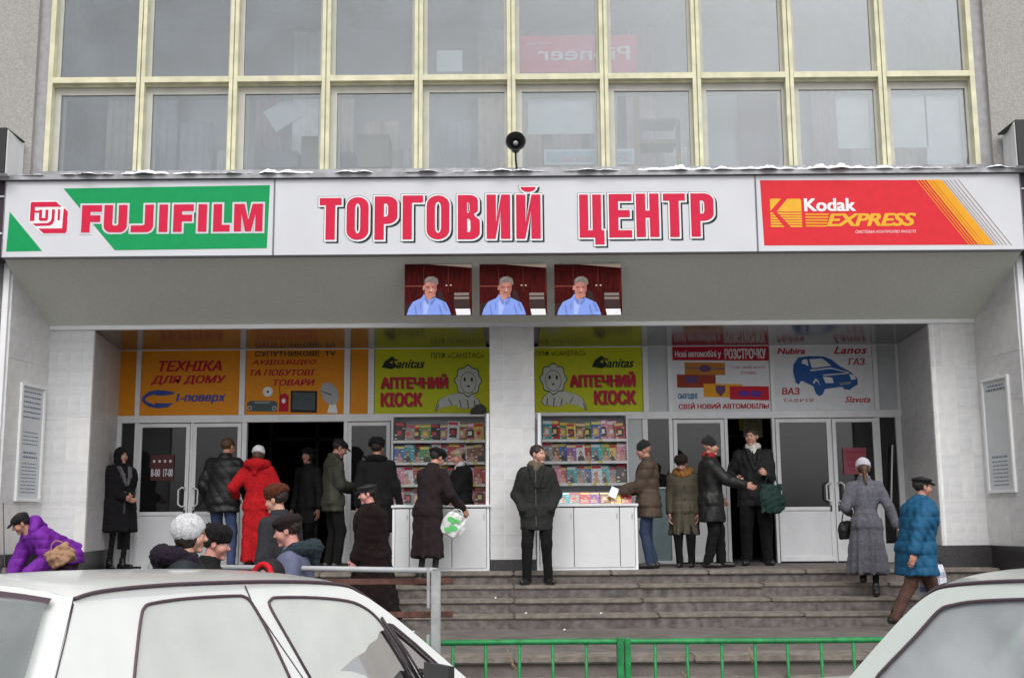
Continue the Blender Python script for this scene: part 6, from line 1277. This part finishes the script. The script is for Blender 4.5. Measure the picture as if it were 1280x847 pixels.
for pxx in (780, 1270, 330): MB().bevbox((X(pxx, 820, YG) - .052, YG - .04, 0), (X(pxx, 820, YG) - .004, YG + .04, zf0 + .03), .006).bevbox((X(pxx, 820, YG) + .004, YG - .04, 0), (X(pxx, 820, YG) + .048, YG + .04, zf0 + .025), .006).build('post', gm, gf)
# twigs of a dead plant and litter on the steps
tw = mat('dry_stem', (.26, .19, .11), .9, var=.3)
for i, (a, b) in enumerate((((634, 812), (641, 836)), ((567, 838), (572, 847)), ((935, 808), (940, 828)), ((852, 838), (858, 850)))):
    p1, p0 = at(a[0], a[1], 9.35), at(b[0], b[1], 9.35); o = MB().tube([p0, (p0 + p1) / 2 + Vector((.01, 0, 0)), p1], [.012, .008, .004], 6).tube([(p0 + p1) / 2, (p0 + p1) / 2 + Vector((.035, 0, -.05)), p0 + Vector((.05, 0, -.02))], [.007, .006, .003], 6).build('dry_stem', tw)
    tag(o, ['dry plant stem by the lower step, left of the green post', 'short dry stem at the far left behind the green fence', 'forked dry stem on the step behind the right part of the fence', 'short dry stem low behind the fence right of the post'][i], 'plant stem')
for i, (px_, py_, Y_, zz, nm) in enumerate(((618, 738, 13.45, .74, 'scrap by the upper steps below the left counter'), (656, 757, 13.05, .60, 'scrap in the middle of the steps'), (704, 783, 12.6, .46, 'scrap on the landing right of centre'), (750, 770, 12.95, .60, 'scrap on the steps below the right counter'), (515, 784, 12.5, .46, 'scrap at the left of the landing'), (888, 799, 11.5, .46, 'scrap on the landing before the boy'))):
    o = MB().add([(0, 0, .002), (.025, .005, .012), (.03, .03, .004), (.004, .026, .016), (.015, .015, .022)], [(0, 1, 4), (1, 2, 4), (2, 3, 4), (3, 0, 4), (0, 3, 2, 1)]).build('paper_scrap', wp); o.location = (X(px_, py_, Y_), Y_, zz + .004); tag(o, 'tiny white paper ' + nm, 'litter', 'litter on the steps')
# ================================================================ cars
paint = mat('white_car_paint', (.82, .84, .83), .28, var=.02, coat=.6, dirt=.14, dscale=2.2, dcol=(.52, .52, .50)); seal = mat('rubber_seal', (.085, .055, .07), .55)
paint2 = mat('pale_car_paint', (.60, .65, .62), .28, var=.02, coat=.6, dirt=.15, dscale=2.2, dcol=(.45, .46, .44))
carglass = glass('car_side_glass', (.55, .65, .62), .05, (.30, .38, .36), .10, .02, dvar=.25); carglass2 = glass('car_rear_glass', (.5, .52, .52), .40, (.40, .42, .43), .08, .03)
pale_refl = mat('pale_window_reflection', (.60, .62, .60), .12, var=.08, vscale=3, dirt=.35, dscale=4, dcol=(.48, .50, .49)); trim = mat('car_black_trim', (.03, .03, .032), .5); inter = mat('car_interior', (.05, .05, .052), .9)  # first material paints reflections on the left car's side windows
def P3(o, phi, s, t, z): return Vector((o[0] + math.cos(phi) * s - math.sin(phi) * t, o[1] + math.sin(phi) * s + math.cos(phi) * t, z))
def smoothpts(pts, n=4):
    out = []
    for i in range(len(pts) - 1):
        p0, p1, p2, p3 = [Vector(pts[min(max(i + k, 0), len(pts) - 1)]) for k in (-1, 0, 1, 2)]
        for j in range(n):
            t = j / n; out.append(.5 * ((2 * p1) + (-p0 + p2) * t + (2*p0 - 5*p1 + 4*p2 - p3) * t*t + (-p0 + 3*p1 - 3*p2 + p3) * t**3))
    out.append(Vector(pts[-1])); return out
def smooth_loop(c):
    out = [c[0]]
    for i in range(1, len(c) - 2):
        p0, p1, p2, p3 = c[i - 1], c[i], c[i + 1], c[i + 2]
        for j in range(3):
            t = j / 3; out.append(tuple(.5 * (2 * p1[k] + (p2[k] - p0[k]) * t + (2 * p0[k] - 5 * p1[k] + 4 * p2[k] - p3[k]) * t * t + (3 * p1[k] - p0[k] - 3 * p2[k] + p3[k]) * t ** 3) for k in (0, 1)))
    return out + [c[-2], c[-1]]
def car(label, o2, phi, mirror, pm, steep=False):
    """hatchback; s runs forward along the near side of the roof, t across the car (0 = near roof rail), z up. mirror flips s."""
    root = empty('parked_car', label, 'car'); cg = glass('car_reflection_glass', (.8, .82, .84), .50, (.66, .69, .72), .10, .02, dvar=.35) if steep else carglass; sg = -1 if mirror else 1  # steep car: pale diffuse haze painted in place of reflections on the glass
    Q = lambda s, t, z: P3(o2, phi, s * sg, t, z)
    def pan(name, grid, m, par=root, th=None):
        nu, nv = len(grid), len(grid[0]); vs = [p for r in grid for p in r]; fs = [(i*nv+j, (i+1)*nv+j, (i+1)*nv+j+1, i*nv+j+1) for i in range(nu-1) for j in range(nv-1)]
        return MB().add(vs, fs, 0, True).build(name, m, par)
    RW = 1.12                    # roof width; body is wider below
    # outline of the glasshouse in (s, z)
    rail_ = [(-.01, 1.352), (.106, 1.372), (.385, 1.380), (.80, 1.372), (1.16, 1.355), (1.40, 1.330), (1.49, 1.300)] + ([(1.58, 1.225), (1.70, 1.09), (1.88, .87)] if steep else [(1.60, 1.245), (1.80, 1.11), (2.12, .87)])
    ZB = .865; ZR = 1.352; SE = rail_[-1][0]
    top = smoothpts(rail_, 4)
    # roof: crowned between both rails
    rr = [p for p in top if p[0] <= 1.495]
    grid = [[Q(p[0] + .05 * math.sin(math.pi * v) * (1 if p[0] > .9 else (-.5 if p[0] < .12 else 0)) * min(1, abs(p[0] - .7) / .8), RW * v, p[1] + .012 + .040 * math.sin(math.pi * v) ** .8) for v in [i / 12 for i in range(13)]] for p in rr]
    roof = pan('roof', grid, pm)
    MB().tube([Q(p[0], -.004, p[1] + .010) for p in top if p[0] > -.02][:], .007, 6).build('drip_rail', seal, root); MB().tube([Q(p[0], RW + .004, p[1] + .010) for p in top], .009, 6).build('drip_rail', seal, root)
    # side walls: bands between outer outline and window openings, near and far
    belt = [( -.42, .80), (2.0, .76)]
    def side(t0, flare, nm):
        f = lambda s, z: Q(s, t0 + flare * max(0, (ZR - z)) * .34, z)
        outer_t = [(-.235, .90), (-.133, 1.107), (-.067, 1.24)] + [(p[0], p[1]) for p in top[:]]
        rw = smooth_loop([(.135, .90), (.185, 1.071), (.231, 1.199), (.266, 1.285), (.285, 1.312), (.325, 1.326), (.50, 1.334), (.74, 1.330), (.79, 1.322), (.822, 1.295), (.881, 1.174), (.947, .985), (.972, .90)])
        if steep: fw = smooth_loop([(1.10, .90), (.988, 1.133), (.915, 1.29), (.95, 1.306), (1.25, 1.285), (1.38, 1.262), (1.44, 1.235), (1.53, 1.13), (1.68, .965), (1.72, .90)]); tri = None
        else: fw = smooth_loop([(1.10, .90), (.988, 1.133), (.920, 1.275), (.935, 1.303), (.975, 1.310), (1.20, 1.296), (1.40, 1.270), (1.50, 1.236), (1.575, 1.182), (1.64, 1.09), (1.70, .985), (1.745, .90)]); tri = [(1.79, .90), (1.72, 1.03), (1.635, 1.155), (1.67, 1.145), (1.80, 1.05), (1.93, .945), (1.97, .90)]
        # build face with holes via 2D curve fill
        cs = [outer_t + [(SE + .06, .80), (-.285, .80)]] + [rw, fw] + ([tri] if tri else [])
        me = curve_mesh([[(a, b) for a, b in c] for c in cs]); bm = bmesh.new(); bm.from_mesh(me); bmesh.ops.triangulate(bm, faces=bm.faces)
        bmesh.ops.subdivide_edges(bm, edges=[e for e in bm.edges if e.calc_length() > .12], cuts=1)
        for v in bm.verts: v.co = f(v.co.x, v.co.y)
        bm.to_mesh(me); bm.free(); me.materials.clear(); me.materials.append(pm); link(nm, me, root)
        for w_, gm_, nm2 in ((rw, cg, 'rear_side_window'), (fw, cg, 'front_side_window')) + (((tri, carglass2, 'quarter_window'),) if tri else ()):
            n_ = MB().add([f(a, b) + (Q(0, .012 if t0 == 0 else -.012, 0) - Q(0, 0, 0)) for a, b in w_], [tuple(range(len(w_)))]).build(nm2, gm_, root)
            sp = [f(a, b) + (Q(0, -.003 if t0 == 0 else .003, 0) - Q(0, 0, 0)) for a, b in w_]; MB().tube(sp + [sp[0]], .0065, 6).build('window_seal', seal, n_)
        return f, rw, fw, tri
    f, rw, fw, tri = side(0, -1, 'side_frame'); g_, *_ = side(RW, 1, 'side_frame')
    # door gaps: dark thin lines
    for pts in (((.803, 1.366), (.825, 1.30), (.86, 1.239), (1.026, .976), (1.06, .82)), ((-.012, 1.345), (-.069, 1.225), (-.128, 1.107), (-.205, .95), (-.26, .84))):
        MB().tube([f(a, b) + (Q(0, -.001, 0) - Q(0, 0, 0)) for a, b in pts], .0028, 5).build('door_gap', seal, root)
    # black quarter divider of the front door
    if not steep: MB().tube([f(a, b) + (Q(0, -.006, 0) - Q(0, 0, 0)) for a, b in ((1.60, 1.185), (1.69, 1.04), (1.765, .88))], .008, 6).build('window_divider', trim, root)
    # tailgate with glass, windscreen
    def sheetq(name, a, b, m, inset=0, par=root, n=8, bow=.05, th=0):
        """a, b: (s, z) at the top and bottom edges"""
        grid = []
        for i in range(n + 1):
            v = i / n; v2 = inset + (1 - 2 * inset) * v; grid.append([Q(s_ + bow * math.sin(math.pi * v2) * (1 if s_ > .5 else -1), RW * v2 + (-1 if v2 < .5 else 1) * abs(ZR - z_) * .34 * abs(1 - 2 * v2), z_ + (.013 + .040 * math.sin(math.pi * v2) ** .8) * min(1, max(0, (z_ - 1.1) / (.25 if s_ < .5 else .2)))) for (s_, z_) in (a, ((a[0] + b[0]) / 2, (a[1] + b[1]) / 2), b)])
        return pan(name, grid, m, par)
    tg = sheetq('tailgate', (-.012, 1.352), (-.285, .80), pm, bow=.03)
    rg_ = sheetq('rear_window', (-.052, 1.325), (-.245, .95), carglass2, .075, bow=.055)
    ed = lambda inset, s_, z_, v: None
    sheetq('windscreen', (1.50, 1.302), (SE + .02, .85), carglass2, .03, bow=.06)
    sheetq('rear_window_seal', (-.036, 1.340), (-.052, 1.322), seal, .065, bow=.058)
    # lower body: cross sections from tail to nose
    secs = [(-.62, .45, .62), (-.60, .30, .80), (-.44, .25, .84), (0, .25, .85), (.9, .25, .85), (SE, .25, .85), (2.4, .26, .80), (2.85, .30, .72), (2.98, .38, .60)]
    grid = []
    for (s_, zb_, zt_) in secs:
        e = .17; k = .06 if s_ in (-.62, 2.98) else 0
        grid.append([Q(s_, -e + .10 + k, zb_), Q(s_, -e - .03 + k, zb_ + .12), Q(s_, -e - .045 + k, (zb_ + zt_) / 2 + .05), Q(s_, -e + .005 + k, zt_ - .02), Q(s_, -e + .02 + k, zt_), Q(s_, RW / 2, zt_ + .03), Q(s_, RW + e - .02 - k, zt_), Q(s_, RW + e - .005 - k, zt_ - .02), Q(s_, RW + e + .045 - k, (zb_ + zt_) / 2 + .05), Q(s_, RW + e + .03 - k, zb_ + .12), Q(s_, RW + e - .10 - k, zb_)])
    body = pan('body', grid, pm)
    for row, nm in ((grid[0], 'rear_panel'), (grid[-1], 'nose_panel')): MB().add(row, [tuple(range(len(row)))]).build(nm, pm, root)
    for s_, nm in ((-.68, 'bumper'), (2.96, 'bumper')): MB().tube([Q(s_ + (.08 if s_ < 0 else -.08), -.22, .42), Q(s_, -.1, .42), Q(s_, RW + .1, .42), Q(s_ + (.08 if s_ < 0 else -.08), RW + .22, .42)], .075, 8).build(nm, trim, root)
    for s_ in (-.02, 2.25):
        for t_ in (-.16, RW + .16):
            c = Q(s_, t_, .28); ax = (Q(0, 1, 0) - Q(0, 0, 0)); rm = ax.to_track_quat('Z', 'Y').to_matrix()
            wh = MB().lathe([(.15, -.09), (.26, -.09), (.28, -.06), (.28, .06), (.26, .09), (.15, .09)], 24, c, rm).build('wheel', mat('tyre_rubber', (.015, .015, .016), .8), root); MB().lathe([(.001, -.07), (.06, -.085), (.15, -.07), (.16, .07), (.06, .085), (.001, .07)], 20, c, rm).build('rim', M['chrome'], wh)
    for t_ in (.0, RW): 
        hl_ = Q(2.99, t_, .56); MB().lathe([(.001, .02), (.07, .012), (.085, 0)], 16, hl_, (Q(1, 0, 0) - Q(0, 0, 0)).to_track_quat('Z', 'Y').to_matrix()).build('headlight', mat('lamp_glass', (.6, .62, .64), .15), root)
        rl = Q(-.63, t_, .66); MB().lathe([(.001, .02), (.07, .012), (.085, 0)], 16, rl, (Q(-1, 0, 0) - Q(0, 0, 0)).to_track_quat('Z', 'Y').to_matrix()).build('tail_light', mat('red_lamp', (.4, .01, .01), .2), root)
    # cabin: seats, floor, steering wheel
    MB().hexa([Q(-.3, .08, .5), Q(1.9, .08, .5), Q(1.9, RW - .08, .5), Q(-.3, RW - .08, .5), Q(-.3, .08, .56), Q(1.9, .08, .56), Q(1.9, RW - .08, .56), Q(-.3, RW - .08, .56)]).build('cabin_floor', inter, root)
    for s_, t0 in ((.95, .12), (.95, .62), (.20, .12), (.20, .62)):
        sh = MB(); a = t0; b = t0 + .42; sh.hexa([Q(s_ - .12, a, .56), Q(s_, a, .56), Q(s_, b, .56), Q(s_ - .12, b, .56), Q(s_ - .26, a + .03, 1.06), Q(s_ - .16, a + .03, 1.06), Q(s_ - .16, b - .03, 1.06), Q(s_ - .26, b - .03, 1.06)]); sh.hexa([Q(s_ - .10, a, .56), Q(s_ + .42, a, .56), Q(s_ + .42, b, .56), Q(s_ - .10, b, .56), Q(s_ - .10, a, .68), Q(s_ + .42, a, .70), Q(s_ + .42, b, .70), Q(s_ - .10, b, .68)]); sh.build('seat', mat('seat_cloth', (.09, .09, .10), .95, var=.2), root)
    MB().hexa([Q(1.6, .04, .56), Q(1.95, .04, .56), Q(1.95, RW - .04, .56), Q(1.6, RW - .04, .56), Q(1.66, .04, .82), Q(1.95, .04, .80), Q(1.95, RW - .04, .80), Q(1.66, RW - .04, .82)]).build('dashboard', inter, root)
    # door mirror
    if steep: return root, Q, f, rw, fw
    m_ = f(1.78, .93); mm_ = MB(); d1 = (Q(0, -1, 0) - Q(0, 0, 0)); d2 = (Q(1, 0, 0) - Q(0, 0, 0)); zv = Vector((0, 0, 1))
    b0 = m_ + d1 * .05; mm_.hexa([b0 + d2 * -.03 - zv * .06, b0 + d2 * .04 - zv * .05, b0 + d2 * .03 + d1 * .13 - zv * .045, b0 - d2 * .03 + d1 * .14 - zv * .05, b0 + d2 * -.03 + zv * .05, b0 + d2 * .04 + zv * .04, b0 + d2 * .03 + d1 * .13 + zv * .03, b0 - d2 * .03 + d1 * .14 + zv * .035]); mm_.tube([m_ - d1 * .0, b0], .015); mr_ = mm_.build('door_mirror', trim, root)
    return root, Q, f, rw, fw
oA = at(95, 747, 4.15)
root, Q, f, rw, fw = car('white hatchback parked in the left foreground with pale reflecting side windows', (oA.x, 4.15), R(57), False, paint)
# pale sheets paint the street's reflection on the side windows, front one jagged lower right; sticker on the rear window; aerial
def onside(px, py, lift):
    u = Vector((math.cos(R(57)), math.sin(R(57)), 0)); n = Vector((-u.y, u.x, 0)); d = ray(px, py); o_ = Vector((oA.x, 4.15, 0))
    for _ in range(4):
        t = n.dot(o_ - CAM) / n.dot(d); p = CAM + d * t; o_ = Vector((oA.x, 4.15, 0)) + n * (-(1.352 - p.z) * .34 + .012 + lift)
    return p
ff = lambda a, b, l: f(a, b) + Vector((math.sin(R(57)), -math.cos(R(57)), 0)) * l
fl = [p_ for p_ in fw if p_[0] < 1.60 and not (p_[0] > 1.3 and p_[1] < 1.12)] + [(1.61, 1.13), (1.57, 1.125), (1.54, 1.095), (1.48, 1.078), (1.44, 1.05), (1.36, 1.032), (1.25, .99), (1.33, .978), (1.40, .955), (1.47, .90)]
MB().add([ff(a, b, 0) for a, b in fl], [tuple(range(len(fl)))]).build('window_reflection', pale_refl, root)
MB().add([ff(a, b, 0) for a, b in rw], [tuple(range(len(rw)))]).build('window_reflection', pale_refl, root)
st = [(157, 828), (183, 833), (186, 811), (160, 807)]; MB().add([onside(a, b, .004) for a, b in st], [(0, 1, 2, 3)]).build('sticker', wp, root)
c = Q(.08, .62, 1.43); c = at(5, 719, 4.9)
MB().lathe([(.022, -.02), (.018, .0), (.009, .03), (.006, .034)], 14, c).tube([c + Vector((0, 0, .03)), c + Vector((-.03, .02, .30))], .0025, 6).build('aerial', seal, root)
oB = at(1165, 745, 5.0); ph2 = R(-50)
root2, Q2, *_ = car('pale white hatchback parked in the right foreground, only its roof and window showing', (oB.x + 1.49 * math.cos(ph2), 5.0 + 1.49 * math.sin(ph2)), ph2, True, paint2, True)
